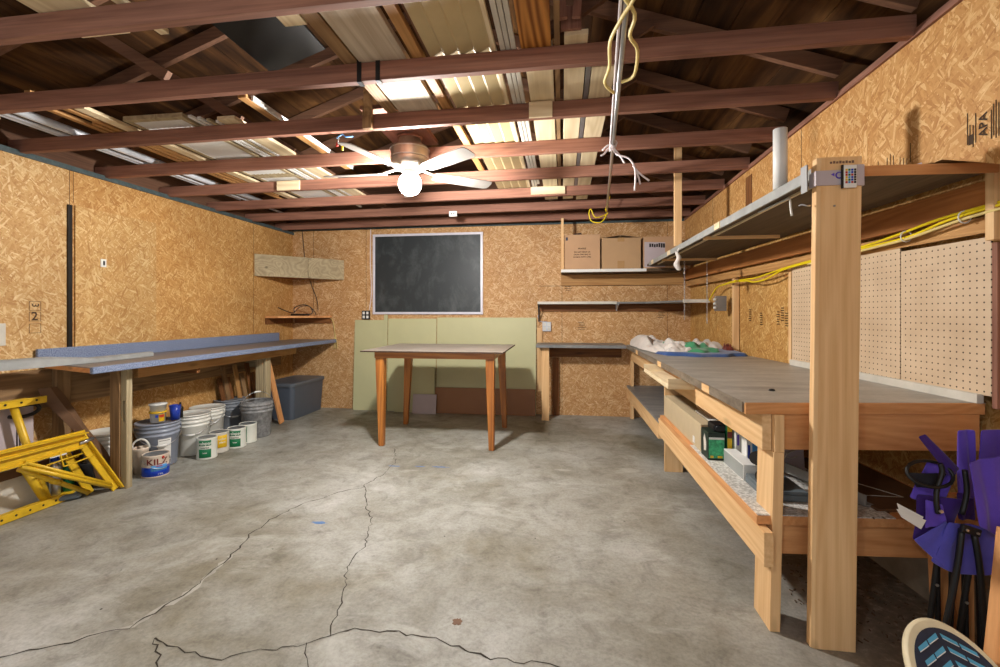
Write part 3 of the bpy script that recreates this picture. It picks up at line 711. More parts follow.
# ------------------------------------------------------------------ back wall
def outlet(x, z, lab, cols=2, mat='darkmetal', sm='white', y=YB, name='wall_outlet'):
    t = thing(name, lab, 'outlet', (x, y-.02, z))
    bm = B(); bx(bm, x-.055, x+.055, y-.03, y-.001, z-.06, z+.06); obj('cover_plate', bm, M[mat], t, .003)
    for i in (-1, 1):
        for j in (-1, 1):
            bm = B(); bx(bm, x+i*.026-.016, x+i*.026+.016, y-.034, y-.029, z+j*.027-.018, z+j*.027+.018); obj('socket', bm, M[sm], t, .003)
outlet(-2.645, 1.283, 'square grey four-socket outlet left below the chalkboard')
outlet(-.195, 1.135, 'pale metal switch box right of the green sheets', mat='steel', sm='offwhite')
# conduit from the ceiling to the outlet
bm = B(); tube(bm, smooth_path([(-2.58, 5.83, 2.46), (-2.585, 5.83, 2.0), (-2.57, 5.83, 1.6), (-2.60, 5.83, 1.35)], 5), .006, 6); tag(obj('power_cord', bm, M['cord_white']), 'thin white cable running down the wall beside the chalkboard', 'cable')
bm = B(); tube(bm, [(-.31, 5.82, 1.28), (-.29, 5.82, 1.20), (-.19, 5.82, 1.20)], .006, 6); tag(obj('power_cord', bm, M['cord_white']), 'short white cable looping over the pale switch box', 'cable')
# chalkboard
cb = thing('chalkboard', 'large black chalkboard with a thin white metal frame on the back wall', 'chalkboard', (-1.8, YB-.02, 1.30))
x0, x1, z0, z1 = -2.545, -1.028, 1.292, 2.375
bm = B(); bx(bm, x0+.02, x1-.02, YB-.018, YB-.002, z0+.02, z1-.02); obj('writing_surface', bm, M['chalk'], cb)
fw = .032
for nm, d in (('frame_top', (x0, x1, z1-fw, z1)), ('frame_bottom', (x0, x1, z0, z0+fw)), ('frame_side', (x0, x0+fw, z0+fw, z1-fw)), ('frame_side', (x1-fw, x1, z0+fw, z1-fw))):
    bm = B(); bx(bm, d[0], d[1], YB-.03, YB-.001, d[2], d[3]); obj(nm, bm, M['alu'], cb, .003)
# sheets leaning under it
def sheet(name, x0, x1, z1, y_foot, y_top, mat, lab, th=.008, z0=0.002):
    bm = B(); prism(bm, [(x0, y_foot, z0), (x1, y_foot, z0), (x1, y_top, z1), (x0, y_top, z1)], (0, th, 0)); return tag(obj(name, bm, M[mat], None, .001), lab, 'panel')
sheet('leaning_sheet', -2.80, -2.335, 1.215, 5.75, 5.815, 'green_sheet', 'narrow pale green sheet leaning at the left below the chalkboard')
sheet('leaning_sheet', -2.325, -1.655, 1.235, 5.755, 5.82, 'green_sheet', 'middle pale green sheet leaning behind the table')
sheet('leaning_sheet', -1.645, -.33, 1.25, 5.755, 5.82, 'green_sheet', 'widest pale green sheet leaning behind the table, right side')
sheet('leaning_sheet', -1.65, -.335, .335, 5.71, 5.74, 'hardboard', 'low brown hardboard sheet leaning at the foot of the green sheets')
sheet('leaning_sheet', -2.20, -1.655, .58, 5.70, 5.735, 'green_sheet', 'short olive green panel leaning at the back of the table legs')
sheet('leaning_sheet', -1.93, -1.615, .25, 5.64, 5.68, 'lilac', 'small pale lilac square panel standing on the floor under the table')
sheet('wood_batten', -2.375, -2.325, 1.285, 5.725, 5.79, 'green_sheet', 'tall thin pale batten leaning between the green sheets', .018)
# corner shelves
cs = thing('corner_shelf', 'upper corner shelf fronted by two weathered planks, left of the chalkboard', 'shelf', (-3.3, 5.45, 1.76))
pa, pb = Vector((XL+.01, 5.035, 0)), Vector((-2.965, YB-.01, 0)); pm = pa.lerp(pb, .57)
for a, b in ((pa, pm-(pb-pa)*.002), (pm+(pb-pa)*.002, pb)):
    bm = B(); nrm = Vector((.72, -.69, 0)).normalized(); prism(bm, [a+Vector((0, 0, 1.765)), b+Vector((0, 0, 1.765)), b+Vector((0, 0, 2.035)), a+Vector((0, 0, 2.035))], nrm*-.028)
    obj('front_plank', bm, M['greywood_x'], cs, .002)
bm = B(); prism(bm, [(XL+.012, 5.08, 1.775), (-3.05, YB-.03, 1.775), (XL+.012, YB-.03, 1.775)], (0, 0, .02)); obj('bottom_board', bm, M['brown_x'], cs)
c2 = thing('corner_shelf', 'lower corner shelf board with black cables on it, left of the chalkboard', 'shelf', (-3.4, 5.5, 1.25))
bm = B(); prism(bm, [(XL+.005, 5.24, 1.245), (-3.55, 5.24, 1.245), (-3.145, YB-.06, 1.245), (-3.145, YB-.005, 1.245), (XL+.005, YB-.005, 1.245)], (0, 0, .028)); obj('shelf_board', bm, M['fir_x'], c2, .002)
bm = B(); prism(bm, [(XL+.003, 5.24, 1.17), (XL+.003, 5.80, 1.17), (XL+.003, 5.80, 1.243), (XL+.003, 5.24, 1.243)], (.02, 0, 0)); bx(bm, XL+.05, -3.15, YB-.03, YB-.005, 1.17, 1.243); obj('cleat', bm, M['brown_x'], c2)
dv = thing('cable_modem', 'flat black device with coiled cables on the lower corner shelf', 'device', (-3.42, 5.6, 1.275))
bm = B(); bx(bm, -3.56, -3.36, 5.52, 5.64, 1.275, 1.30); obj('case', bm, M['black'], dv, .004)
bm = B(); tube(bm, smooth_path([(-3.62, 5.35, 1.38), (-3.57, 5.42, 1.34), (-3.50, 5.50, 1.31), (-3.52, 5.55, 1.38), (-3.42, 5.6, 1.42), (-3.33, 5.62, 1.38), (-3.32, 5.62, 1.30), (-3.44, 5.55, 1.285)], 6), .006, 6)
tube(bm, smooth_path([(-3.50, 5.5, 1.31), (-3.44, 5.55, 1.39), (-3.36, 5.62, 1.40), (-3.30, 5.66, 1.33), (-3.28, 5.66, 1.285)], 6), .005, 6); obj('coiled_cable', bm, M['black'], dv)
bm = B(); tube(bm, smooth_path([(-3.58, 5.825, 2.45), (-3.53, 5.825, 2.0), (-3.45, 5.825, 1.72), (-3.36, 5.82, 1.50), (-3.30, 5.75, 1.35)], 6), .004, 6); tag(obj('power_cord', bm, M['black']), 'thin dark wire crossing the wall behind the upper corner shelf', 'cable')
bm = B(); 
for k in range(3): tube(bm, smooth_path([(-3.15+.006*k, 5.80, 1.235), (-3.11, 5.80, 1.20), (-3.085, 5.80, 1.05), (-3.09+.02*k, 5.80, .90), (-3.10+.025*k, 5.80, .82)], 6), .004, 6)
tag(obj('loose_wires', bm, M['cable_cream']), 'cream wires dangling at the end of the blue-edged counter', 'wire')
# box shelf (upper) and L shelf (lower) in the right corner
sh = thing('wall_shelf', 'upper back shelf with white front edge holding cardboard boxes', 'shelf', (.5, 5.65, 1.80))
bm = B(); bx(bm, -.012, 1.40, 5.49, YB-.002, 1.805, 1.832); obj('shelf_board', bm, M['plywood'], sh, .001)
bm = B(); bx(bm, -.012, .985, 5.475, 5.489, 1.80, 1.835); obj('front_edge', bm, M['white'], sh, .001)
bm = B(); bx(bm, -.012, 1.50, YB-.028, YB-.002, 1.66, 1.80); obj('ledger', bm, M['stud_x'], sh, .001)
bm = B(); bx(bm, -.012, .020, 5.47, 5.49, 1.836, 2.452); tag(obj('hanging_post', bm, M['pine_z'], None, .001), 'slim pale batten rising from the left end of the box shelf', 'post')
def carton(name, x0, x1, y0, y1, z0, z1, mat, lab):
    t = thing(name, lab, 'box', ((x0+x1)/2, (y0+y1)/2, z0))
    bm = B(); bx(bm, x0, x1, y0, y1, z0, z1); obj('box_body', bm, M[mat], t, .004, 3); return t
t = carton('cardboard_box', .028, .452, 5.50, 5.80, 1.836, 2.255, 'cardboard', 'cardboard box with black printed lines, leftmost on the back shelf')
bm = B()
for i, s in enumerate(('FRAGILE', 'HANDLE WITH CARE', 'THIS SIDE UP', 'HANDLE WITH CARE')[:0]): pass
for i, (s, sz) in enumerate((('FRAGILE', .026), ('DO NOT DROP OR', .022), ('CRUSH THIS SIDE UP', .022), ('HANDLE WITH CARE', .022))):
    b2 = text_bm(s, sz, (.24, 5.499, 2.085-(0 if i == 0 else .012)-i*.030), (1, 0, 0), (0, 0, 1), .0006); b2.to_mesh(me_); bm.from_mesh(me_); b2.free()
obj('printing', bm, M['ink'], t)
bm = B(); bx(bm, .045, .07, 5.4985, 5.4995, 2.185, 2.225); bx(bm, .05, .065, 5.498, 5.4986, 2.19, 2.20); obj('corner_label', bm, M['board_navy'], t)
bm = B(); prism(bm, [(.13, 5.52, 2.258), (.24, 5.52, 2.258), (.23, 5.52, 2.278), (.16, 5.52, 2.272)], (0, .1, 0)); tag(obj('dark_scrap', bm, M['blackcloth']), 'small dark scrap lying on top of the leftmost cardboard box', 'scrap')
t = carton('cardboard_box', .472, .925, 5.50, 5.80, 1.836, 2.205, 'cardboard2', 'middle cardboard box with lifted flaps on the back shelf')
bm = B(); bx(bm, .655, .735, 5.498, 5.4995, 2.16, 2.207); bx(bm, .655, .735, 5.498, 5.5, 1.84, 1.93); obj('tape', bm, M['tapeclear'], t)
bm = B(); prism(bm, [(.48, 5.51, 2.207), (.695, 5.51, 2.24), (.695, 5.51, 2.243), (.48, 5.51, 2.210)], (0, .28, 0)); prism(bm, [(.92, 5.51, 2.207), (.70, 5.51, 2.238), (.70, 5.51, 2.241), (.92, 5.51, 2.210)], (0, .28, 0)); obj('flap', bm, M['cardboard2'], t)
t = carton('cardboard_box', .955, 1.36, 5.50, 5.80, 1.836, 2.21, 'cardboard', 'rightmost cardboard box with pale torn label on the back shelf')
bm = B(); prism(bm, [(.965, 5.499, 1.85), (1.2, 5.499, 1.85), (1.2, 5.499, 2.14), (.965, 5.499, 2.15)], (0, -.001, 0)); obj('paper_label', bm, M['lilac'], t)
bm = text_bm('FRAGILE', .05, (1.12, 5.4975, 2.10), (1, 0, 0), (0, 0, 1), .0006); bmesh.ops.delete(bm, geom=[], context='VERTS'); 
bm.free(); bm = B(); 
for k in range(7): bx(bm, 1.02+k*.026, 1.02+k*.026+.02, 5.497, 5.4982, 2.085+R.uniform(-.008, .006), 2.125+R.uniform(-.006, .008))
obj('torn_print', bm, M['ink'], t)
ls = thing('corner_wall_shelf', 'long thin grey shelf wrapping the right back corner below the boxes', 'shelf', (.6, 5.7, 1.43))
pl = [(-.30, 5.62), (1.0, 5.62), (1.27, 5.0), (1.535, 5.0), (1.535, YB-.004), (-.30, YB-.004)]
bm = B(); prism(bm, [(x, y, 1.425) for x, y in pl], (0, 0, .022)); obj('shelf_board', bm, M['slate'], ls, .001)
bm = B(); bx(bm, -.302, .66, 5.608, 5.619, 1.42, 1.452); obj('front_edge', bm, M['offwhite'], ls)
bm = B(); bx(bm, 1.27, 1.54, 4.985, 4.998, 1.42, 1.456); obj('front_edge', bm, M['offwhite'], ls)
bm = B(); bx(bm, -.30, 1.5, YB-.024, YB-.003, 1.33, 1.424); obj('cleat', bm, M['brown_x'], ls)
for x in (-.295, .68):
    bm = B(); bx(bm, x-.008, x+.008, 5.63, YB-.025, 1.405, 1.424); bx(bm, x-.008, x+.008, YB-.04, YB-.025, 1.20 if x < 0 else 1.34, 1.424); beam(bm, (x, 5.64, 1.41), (x, YB-.035, 1.22 if x < 0 else 1.35), .01, .012); obj('bracket', bm, M['darkmetal'] if x < 0 else M['steel'], ls)

# ------------------------------------------------------------------ left wall
bm = B(); bx(bm, XL+.002, XL+.014, 2.99, 3.688, .97, 2.14); p_ = tag(obj('osb_panel', bm, M['osb_overlay'], None, .001), 'rectangular pale OSB patch panel screwed over the left wall', 'panel')
t = thing('light_switch', 'small white switch plate on the patch panel, left wall', 'switch', (XL+.016, 3.2, 1.715))
bm = B(); bx(bm, XL+.0145, XL+.022, 3.178, 3.222, 1.685, 1.75); obj('plate', bm, M['white'], t, .002)
bm = B(); bx(bm, XL+.022, XL+.028, 3.195, 3.205, 1.70, 1.735); obj('toggle', bm, M['darkmetal'], t)
bm = B(); bx(bm, XL+.003, XL+.02, 2.937, 2.965, .98, 2.135); tag(obj('vertical_strip', bm, M['darkmetal'], None, .001), 'dark narrow vertical metal strip on the left wall', 'strip')
t = thing('wall_plate', 'white cover plate at the left edge of the photo above the counter', 'switch', (XL+.004, 2.5, 1.16))
bm = B(); bx(bm, XL+.0035, XL+.010, 2.46, 2.555, 1.09, 1.24); obj('plate', bm, M['offwhite'], t, .002)
# counter with laminate top
lc = thing('laminate_counter', 'long left-wall counter with blue-grey laminate top on wooden posts', 'counter', (-3.35, 4.2, 0))
ZC = .947
bm = B(); prism(bm, [(-3.095, 2.585, ZC-.035), (-3.095, YB-.005, ZC-.035), (XL+.02, YB-.005, ZC-.035), (XL+.02, 2.78, ZC-.035)], (0, 0, .035)); obj('counter_top', bm, M['lam_top'], lc, .002)
bm = B(); bx(bm, -3.094, -3.066, 2.575, YB-.005, ZC-.042, ZC+.004); obj('front_edge', bm, M['lam_edge'], lc, .006, 3)
bm = B(); bx(bm, XL+.018, XL+.04, 2.72, YB-.36, ZC, ZC+.105); obj('backsplash', bm, M['lam_edge'], lc, .004)
bm = B(); prism(bm, [(-3.09, 2.578, ZC-.036), (XL+.02, 2.772, ZC-.036), (XL+.02, 2.779, ZC-.036), (-3.09, 2.584, ZC-.036)], (0, 0, .030)); obj('cut_end', bm, M['fir_x'], lc)
bm = B(); bx(bm, -3.25, -3.21, 3.03, 5.1, .815, .911); obj('apron', bm, M['stud_y'], lc, .002)
bm = B(); bx(bm, XL+.012, XL+.05, 2.2, 5.5, .63, .905); obj('wall_ledger', bm, M['oldwood_y'], lc, .002)
bm = B(); bx(bm, -3.345, -3.262, 2.93, 3.02, 0, .905); o = obj('post', bm, M['oldwood_z'], lc, .003)
bm = B(); bx(bm, -3.260, -3.243, 2.94, 2.985, 0, .905); bx(bm, -3.228, -3.212, 2.94, 2.985, 0, .905); bx(bm, -3.243, -3.228, 2.941, 2.985, 0, .50); bx(bm, -3.243, -3.228, 2.941, 2.985, .655, .905); obj('post', bm, M['greywood_z'], lc, .001)
bm = B(); bx(bm, -3.40, -3.31, 4.62, 4.68, 0, .911); bx(bm, -3.305, -3.27, 4.62, 4.70, 0, .90); obj('post', bm, M['greywood_z'], lc, .003)
bm = B(); bx(bm, XL+.052, XL+.10, 2.80, 2.89, 0, .905); obj('post', bm, M['oldwood_z'], lc, .003)
bm = B(); bx(bm, -3.60, -3.24, 3.62, 3.66, .77, .90); obj('cross_cleat', bm, M['brown_x'], lc, .002)
bm = B(); bx(bm, -3.66, -3.42, 4.80, 4.82, .68, .905); obj('cross_cleat', bm, M['greywood_x'], lc, .002)
# grey gutter piece on the counter
bm = B(); base = [(-3.50, 2.2), (-3.46, 2.45), (-3.40, 2.75), (-3.34, 3.05), (-3.30, 3.35)]
prev = None
hs = [(-.055, .0), (-.05, .05), (-.03, .065), (.03, .065), (.05, .05), (.055, .0)]
for i, (x, y) in enumerate([(-3.58, 1.9), (-3.50, 2.3), (-3.44, 2.6), (-3.41, 2.85), (-3.42, 3.1), (-3.44, 3.36)]):
    w = .8 if i < 4 else .55; zz = ZC+.002+(.035 if i == 0 else 0); h = 1.0 if i < 3 else .55
    ring = [bm.verts.new((x+dx*w*1.1, y, zz+dz*h)) for dx, dz in hs]+[bm.verts.new((x+dx*w, y, zz+max(0, dz*h-.006))) for dx, dz in hs[::-1]]
    if prev:
        for k in range(len(ring)): bm.faces.new((prev[k], prev[(k+1) % 12], ring[(k+1) % 12], ring[k]))
    else: bm.faces.new(ring)
    prev = ring
bm.faces.new(prev)
tag(obj('gutter_piece', bm, M['greytrim'], None, .001), 'grey bent plastic trim piece lying on the near end of the counter', 'trim')
# bent brown sheet leaning under the counter
bm = B(); prev = None
P0 = [(-3.60, 2.72, .78), (-3.57, 2.77, .66), (-3.49, 2.82, .50), (-3.43, 2.88, .34), (-3.40, 2.93, .18), (-3.39, 2.96, .01)]
for i, p in enumerate(smooth_path(P0, 4)):
    w = .055+.012*math.sin(i*.5)
    cur = [bm.verts.new((p.x-w*.55, p.y-w*.8, p.z)), bm.verts.new((p.x+.012, p.y, p.z+.004)), bm.verts.new((p.x+w*.1, p.y+w*.9, p.z)), bm.verts.new((p.x+w*.1-.006, p.y+w*.9+.003, p.z-.003)), bm.verts.new((p.x+.005, p.y+.004, p.z)), bm.verts.new((p.x-w*.55-.005, p.y-w*.8+.004, p.z-.003))]
    if prev:
        for k in range(6): bm.faces.new((prev[k], prev[(k+1) % 6], cur[(k+1) % 6], cur[k]))
    else: bm.faces.new(cur)
    prev = cur
bm.faces.new(prev)
tag(obj('bent_flashing', bm, M['brownsheet']), 'curved brown flashing strip leaning behind the yellow scaffold', 'flashing')
# trim boards leaning by the second post
for i, (x, y, zt_, m_) in enumerate(((-3.66, 4.42, .60, 'brown_z'), (-3.655, 4.47, .62, 'oldwood_z'), (-3.65, 4.53, .60, 'brown_z'), (-3.62, 4.60, .63, 'stud_z'), (-3.60, 4.68, .63, 'oldwood_z'), (-3.56, 4.72, .64, 'brown_z'), (-3.51, 4.75, .63, 'brown_z'))):
    bm = B(); beam(bm, (x+.10, y+.02, .012), (x-.02, y-.01, zt_+.1*(i % 2)), .016, .055, (0, 1, .2))
    w_ = ['first', 'second', 'third', 'fourth', 'fifth', 'sixth', 'seventh'][i]
    tag(obj('trim_board', bm, M[m_], None, .001), '%s brown trim board from the left in the row leaning under the counter' % w_, 'board', 'trim boards leaning under the counter')
bm = B(); beam(bm, (-3.285, 4.92, .012), (-3.375, 4.76, .86), .022, .075, (0, 1, 0)); tag(obj('trim_board', bm, M['fir_z'], None, .001), 'orange-brown board leaning on the second counter post beside the grey tote', 'board')

# tote
tt = thing('storage_tote', 'dark grey plastic storage tote with lid in the back left corner', 'tote', (-3.45, 5.44, 0))
def rrect(cx, cy, w, d, r, n=5):
    out = []
    for (sx, sy, a0) in ((1, 1, 0), (-1, 1, PI/2), (-1, -1, PI), (1, -1, 1.5*PI)):
        for k in range(n+1):
            a = a0+k*PI/2/n; out.append((cx+sx*(w/2-r)+r*math.cos(a), cy+sy*(d/2-r)+r*math.sin(a)))
    return out
def loft(bm, secs, cap=True):
    prev = None
    for pts, z in secs:
        cur = [bm.verts.new((x, y, z)) for x, y in pts]
        if prev:
            for k in range(len(cur)): bm.faces.new((prev[k], prev[(k+1) % len(cur)], cur[(k+1) % len(cur)], cur[k]))
        elif cap: bm.faces.new(cur)
        prev = cur
    if cap: bm.faces.new(prev)
bm = B(); cx, cy = -3.46, 5.44
loft(bm, [(rrect(cx, cy, .40, .68, .05), .0), (rrect(cx, cy, .44, .735, .05), .40), (rrect(cx, cy, .44, .735, .05), .415)]); obj('tote_body', bm, M['tote'], tt)
bm = B(); loft(bm, [(rrect(cx, cy, .47, .765, .06), .405), (rrect(cx, cy, .475, .77, .06), .43), (rrect(cx, cy, .46, .755, .06), .445), (rrect(cx, cy, .40, .69, .04), .450), (rrect(cx, cy, .38, .67, .04), .444)]); obj('lid', bm, M['tote_lid'], tt)
bm = B()
for z in (.30,): beam(bm, (-3.253, 5.16, z), (-3.253, 5.72, z), .006, .006)
for y in (5.16, 5.72): beam(bm, (-3.253, y, .30), (-3.268, y, .05), .006, .006, (0, 1, 0))
obj('rib', bm, M['tote'], tt)

# ------------------------------------------------------------------ buckets and paint cans (left)
def tocam(x, y): return math.atan2(-y, -x)
def bucket(x, y, h, r, mat, lab, handle='down', name='plastic_bucket', lid=True, grp='buckets along the left wall', ha=None):
    t = thing(name, lab, 'bucket', (x, y, 0), grp)
    k = r/.152
    prof = [(0, .002), (.128*k, .002), (.132*k, .012), (.145*k, h*.70), (.152*k, h*.715), (.152*k, h*.735), (.146*k, h*.75), (.147*k, h*.79), (.156*k, h*.805), (.156*k, h*.83), (.148*k, h*.845), (.149*k, h*.89), (.157*k, h*.90), (.157*k, h*.92), (.150*k, h*.935), (.150*k, h*.985)]
    if lid: prof += [(.157*k, h*.965), (.160*k, h*.985), (.157*k, h), (.146*k, h), (.140*k, h*.975), (0, h*.975)]
    else: prof += [(.153*k, h), (.147*k, h), (.144*k, h*.9), (.128*k, .02), (0, .02)]
    bm = B(); lathe(bm, prof, (x, y, 0), 36); obj('bucket_body', bm, M[mat], t)
    a = ha if ha is not None else tocam(x, y)+.15
    s = Vector((-math.sin(a), math.cos(a), 0)); d = Vector((math.cos(a), math.sin(a), 0)); c = Vector((x, y, h*.87)); pts = []
    for i in range(17):
        th = PI*i/16
        if handle == 'down': pts.append(c+s*math.cos(th)*r*1.06+d*math.sin(th)*r*1.09-Vector((0, 0, 1))*math.sin(th)*r*.85)
        else: pts.append(c+s*math.cos(th)*r*1.04+Vector((0, 0, 1))*math.sin(th)*r*.90+d*math.sin(th)*.1*r)
    bm = B(); tube(bm, pts, .0032, 6); hd = obj('handle', bm, M['steel'], t)
    m = pts[8]; bm = B(); tube(bm, [pts[7], m, pts[9]], .010, 8); obj('grip', bm, M['white'], hd)
    for q in (pts[0], pts[-1]):
        bm = B(); tube(bm, [q+(c-q).normalized()*.014, q], .013, 10); obj('ear', bm, M[mat], t)
    return t
def tubmesh(x, y, z, h, r, taper=.9, n=32, rim=True):
    bm = B(); p = [(0, 0), (r*taper, 0), (r, h*.9)]
    p += [(r*1.06, h*.9), (r*1.06, h), (r*.98, h), (0, h*.985)] if rim else [(r, h), (0, h)]
    lathe(bm, p, (x, y, z), n); return bm
def can(x, y, lab, body='canwhite', bands=(), h=.19, r=.083, name='paint_can', texts=(), handle=False, grp='paint cans along the left wall'):
    t = thing(name, lab, 'paint can', (x, y, 0), grp)
    bm = B(); lathe(bm, [(0, .002), (r*.97, .002), (r*1.0, .004), (r*1.0, .012), (r*.98, .016), (r*.98, h-.016), (r*1.0, h-.012), (r*1.0, h-.002), (r*.97, h), (r*.93, h), (r*.90, h-.008), (r*.80, h-.008), (0, h-.006)], (x, y, 0), 36); obj('can_body', bm, M[body], t)
    bm = B(); lathe(bm, [(r*.90, h-.007), (r*.82, h-.002), (r*.80, h-.005), (0, h-.005)], (x, y, 0), 32); obj('lid', bm, M['metal'], t)
    ac = tocam(x, y)
    for (z0, z1, a0, a1, m_) in bands:
        bm = B(); lathe(bm, [(r*.985, z0), (r*.992, z0+.0005), (r*.992, z1-.0005), (r*.985, z1)], (x, y, 0), 20, ac+a0, ac+a1); obj('label_band', bm, M[m_], t)
    for (s, sz, z, off, m_, sx) in texts:
        bm = text_bm(s, sz, (0, 0, z), (1, 0, 0), (0, 0, 1), .0012, cyl=(x, y, r*.993, ac+off), font_scale_x=sx); obj('lettering', bm, M[m_], t)
    if handle:
        a = ac+.5; s_ = Vector((-math.sin(a), math.cos(a), 0)); d = Vector((math.cos(a), math.sin(a), 0)); c = Vector((x, y, h*.8))
        bm = B(); tube(bm, [c+s_*math.cos(PI*i/14)*r*1.07+d*math.sin(PI*i/14)*r*1.05-Vector((0, 0, 1))*math.sin(PI*i/14)*r*.8 for i in range(15)], .002, 6); obj('handle', bm, M['steel'], t)
    return t
bucket(-3.47, 3.46, .375, .158, 'bucket_grey', 'blue-grey lidded bucket with white label, under the small tubs')
t = [o for o in C.objects if o.get('label', '').startswith('blue-grey lidded')][0]
ac = tocam(-3.47, 3.46)
bm = B(); lathe(bm, [(.148, .06), (.155, .245)], (-3.47, 3.46, 0), 12, ac+.0, ac+.62); l_ = obj('paper_label', bm, M['white'], t)
bm = text_bm('||| ||', .03, (0, 0, .085), (1, 0, 0), (0, 0, 1), .0035, cyl=(-3.47, 3.46, .1495, ac+.42)); obj('print', bm, M['ink'], l_)
bm = B(); lathe(bm, [(.153, .225), (.156, .232)], (-3.47, 3.46, 0), 12, ac+.06, ac+.56); obj('print', bm, M['ink'], l_)
bucket(-3.44, 3.79, .375, .150, 'bucket_white', 'white bucket directly behind the first green-labelled can', ha=-.9)
bucket(-3.53, 4.08, .372, .150, 'bucket_white', 'larger white bucket with wire handle in the middle of the row', ha=-1.2)
bucket(-3.62, 4.50, .37, .150, 'bucket_mid', 'mid grey bucket behind, next to the cement-splashed bucket', ha=-.6)
bucket(-3.24, 4.42, .375, .158, 'bucket_dirty', 'cement-splashed grey bucket with raised handle, last in the row', handle='up', lid=False, ha=-.5)
bucket(-3.575, 3.10, .375, .150, 'bucket_white', 'white bucket partly hidden left of the first counter post', ha=-.9)
bucket(-3.575, 3.70-.16+.02, .36, .11, 'offwhite', 'slim off-white bucket behind the blue-grey bucket', ha=-.7) if False else None
GB = ((.018, .095, -.80, .40, 'cangreen'), (.125, .172, -.80, .40, 'cangreen'))
GT = (('valspar', .040, .147, -.20, 'canwhite', 1), ('interior', .022, .108, -.20, 'ink', 1), ('latex', .018, .062, -.20, 'canwhite', 1))
can(-3.19, 3.68, 'green-and-white paint can, nearest of the three green ones', bands=GB, texts=GT)
can(-3.22, 3.86, 'yellow-labelled paint can between two green-labelled cans', body='offwhite', bands=((.05, .165, -.9, .9, 'canyellow'),), texts=(('color', .03, .13, .35, 'canwhite', 1), ('place', .026, .10, .35, 'canwhite', 1)))
can(-3.16, 4.02, 'green-and-white paint can, middle of the three green ones', bands=GB, texts=GT)
can(-3.17, 4.19, 'green-and-white paint can, farthest and half hidden by its neighbour', bands=((.018, .17, -.75, -.1, 'cangreen'),))
can(-3.255, 3.225, 'blue-bottomed primer can with dark red lettering, nearest of the cans', body='cantan', h=.178, r=.092, handle=True,
    bands=((.012, .085, -1.5, 1.5, 'canblue'), (.055, .10, -.35, .9, 'lightblue')), texts=(('KILZ', .066, .125, .12, 'kilzred', 1.1), ('PRIMER', .014, .092, .25, 'red', 1), ('1 GAL', .014, .03, .35, 'white', 1)))
t = [o for o in C.objects if o.get('label', '').startswith('blue-bottomed')][0]
bm = B(); bmesh.ops.create_icosphere(bm, subdivisions=1, radius=.012); bmesh.ops.translate(bm, verts=bm.verts, vec=(-3.255+.09*math.cos(tocam(-3.255, 3.225)+.55), 3.225+.09*math.sin(tocam(-3.255, 3.225)+.55), .157)); obj('red_emblem', bm, M['red'], t)
# small tubs on the bucket lid
t = thing('plastic_tub', 'small white tub with red and yellow label, lower of two on the bucket', 'tub', (-3.44, 3.43, .376)); bm = tubmesh(-3.44, 3.43, .376, .088, .058); obj('tub_body', bm, M['white'], t)
bm = B(); lathe(bm, [(.0615, .079), (.0635, .079), (.0635, .091), (.0, .0915)], (-3.44, 3.43, .376), 32); obj('lid', bm, M['canyellow'], t)
ac = tocam(-3.44, 3.43); bm = B(); lathe(bm, [(.0555, .01), (.059, .07)], (-3.44, 3.43, .376), 10, ac+.1, ac+.9); obj('label_band', bm, M['canyellow'], t)
bm = B(); lathe(bm, [(.0590, .045), (.0598, .066)], (-3.44, 3.43, .376), 8, ac+.15, ac+.8); obj('label_band', bm, M['red'], t)
bm = B(); lathe(bm, [(.0590, .045), (.0598, .066)], (-3.44, 3.43, .376), 8, ac-.3, ac-.0); obj('label_band', bm, M['canblue'], t)
t = thing('plastic_tub', 'small plain white lidded tub, topmost of the two on the bucket', 'tub', (-3.44, 3.43, .468)); bm = tubmesh(-3.44, 3.43, .468, .062, .060); obj('tub_body', bm, M['white'], t)
bm = B(); lathe(bm, [(.060, .054), (.066, .054), (.066, .066), (0, .067)], (-3.44, 3.43, .468), 32); obj('lid', bm, M['white'], t)
t = thing('blue_cup', 'blue plastic cup standing on the blue-grey bucket beside the tubs', 'cup', (-3.42, 3.50, .376)); bm = B(); lathe(bm, [(0, 0), (.034, 0), (.042, .125), (.039, .125), (.031, .006), (0, .006)], (-3.37, 3.53, .376), 28); obj('cup_body', bm, M['bluecup'], t)
bm = B(); lathe(bm, [(.0425, .118), (.046, .121), (.0425, .125)], (-3.37, 3.53, .376), 28); obj('rim', bm, M['bluecup'], t)
t = thing('caulk_bottle', 'dark grey bottle beside the blue cup on the bucket lid', 'bottle', (-3.44, 3.57, .376)); bm = B(); lathe(bm, [(0, 0), (.022, 0), (.022, .09), (.010, .105), (.008, .135), (0, .137)], (-3.385, 3.60, .376), 20); obj('bottle_body', bm, M['darkmetal'], t)
# white lid leaning behind the primer can, tan carton
t = thing('paint_pail', 'small open tan pail with raised white rim, behind the primer can', 'pail', (-3.42, 3.25, 0))
bm = B(); lathe(bm, [(0, .002), (.048, .002), (.055, .19), (.058, .195), (.058, .21), (.052, .21), (.045, .02), (0, .02)], (-3.42, 3.25, 0), 28); obj('pail_body', bm, M['cantan'], t)
bm = B(); tube(bm, [(-3.42+.05*math.cos(a_), 3.25+.03*math.cos(a_), .20+.075*math.sin(a_)) for a_ in [PI*i/18 for i in range(19)]], .008, 8); obj('raised_rim', bm, M['bucket_white'], t)

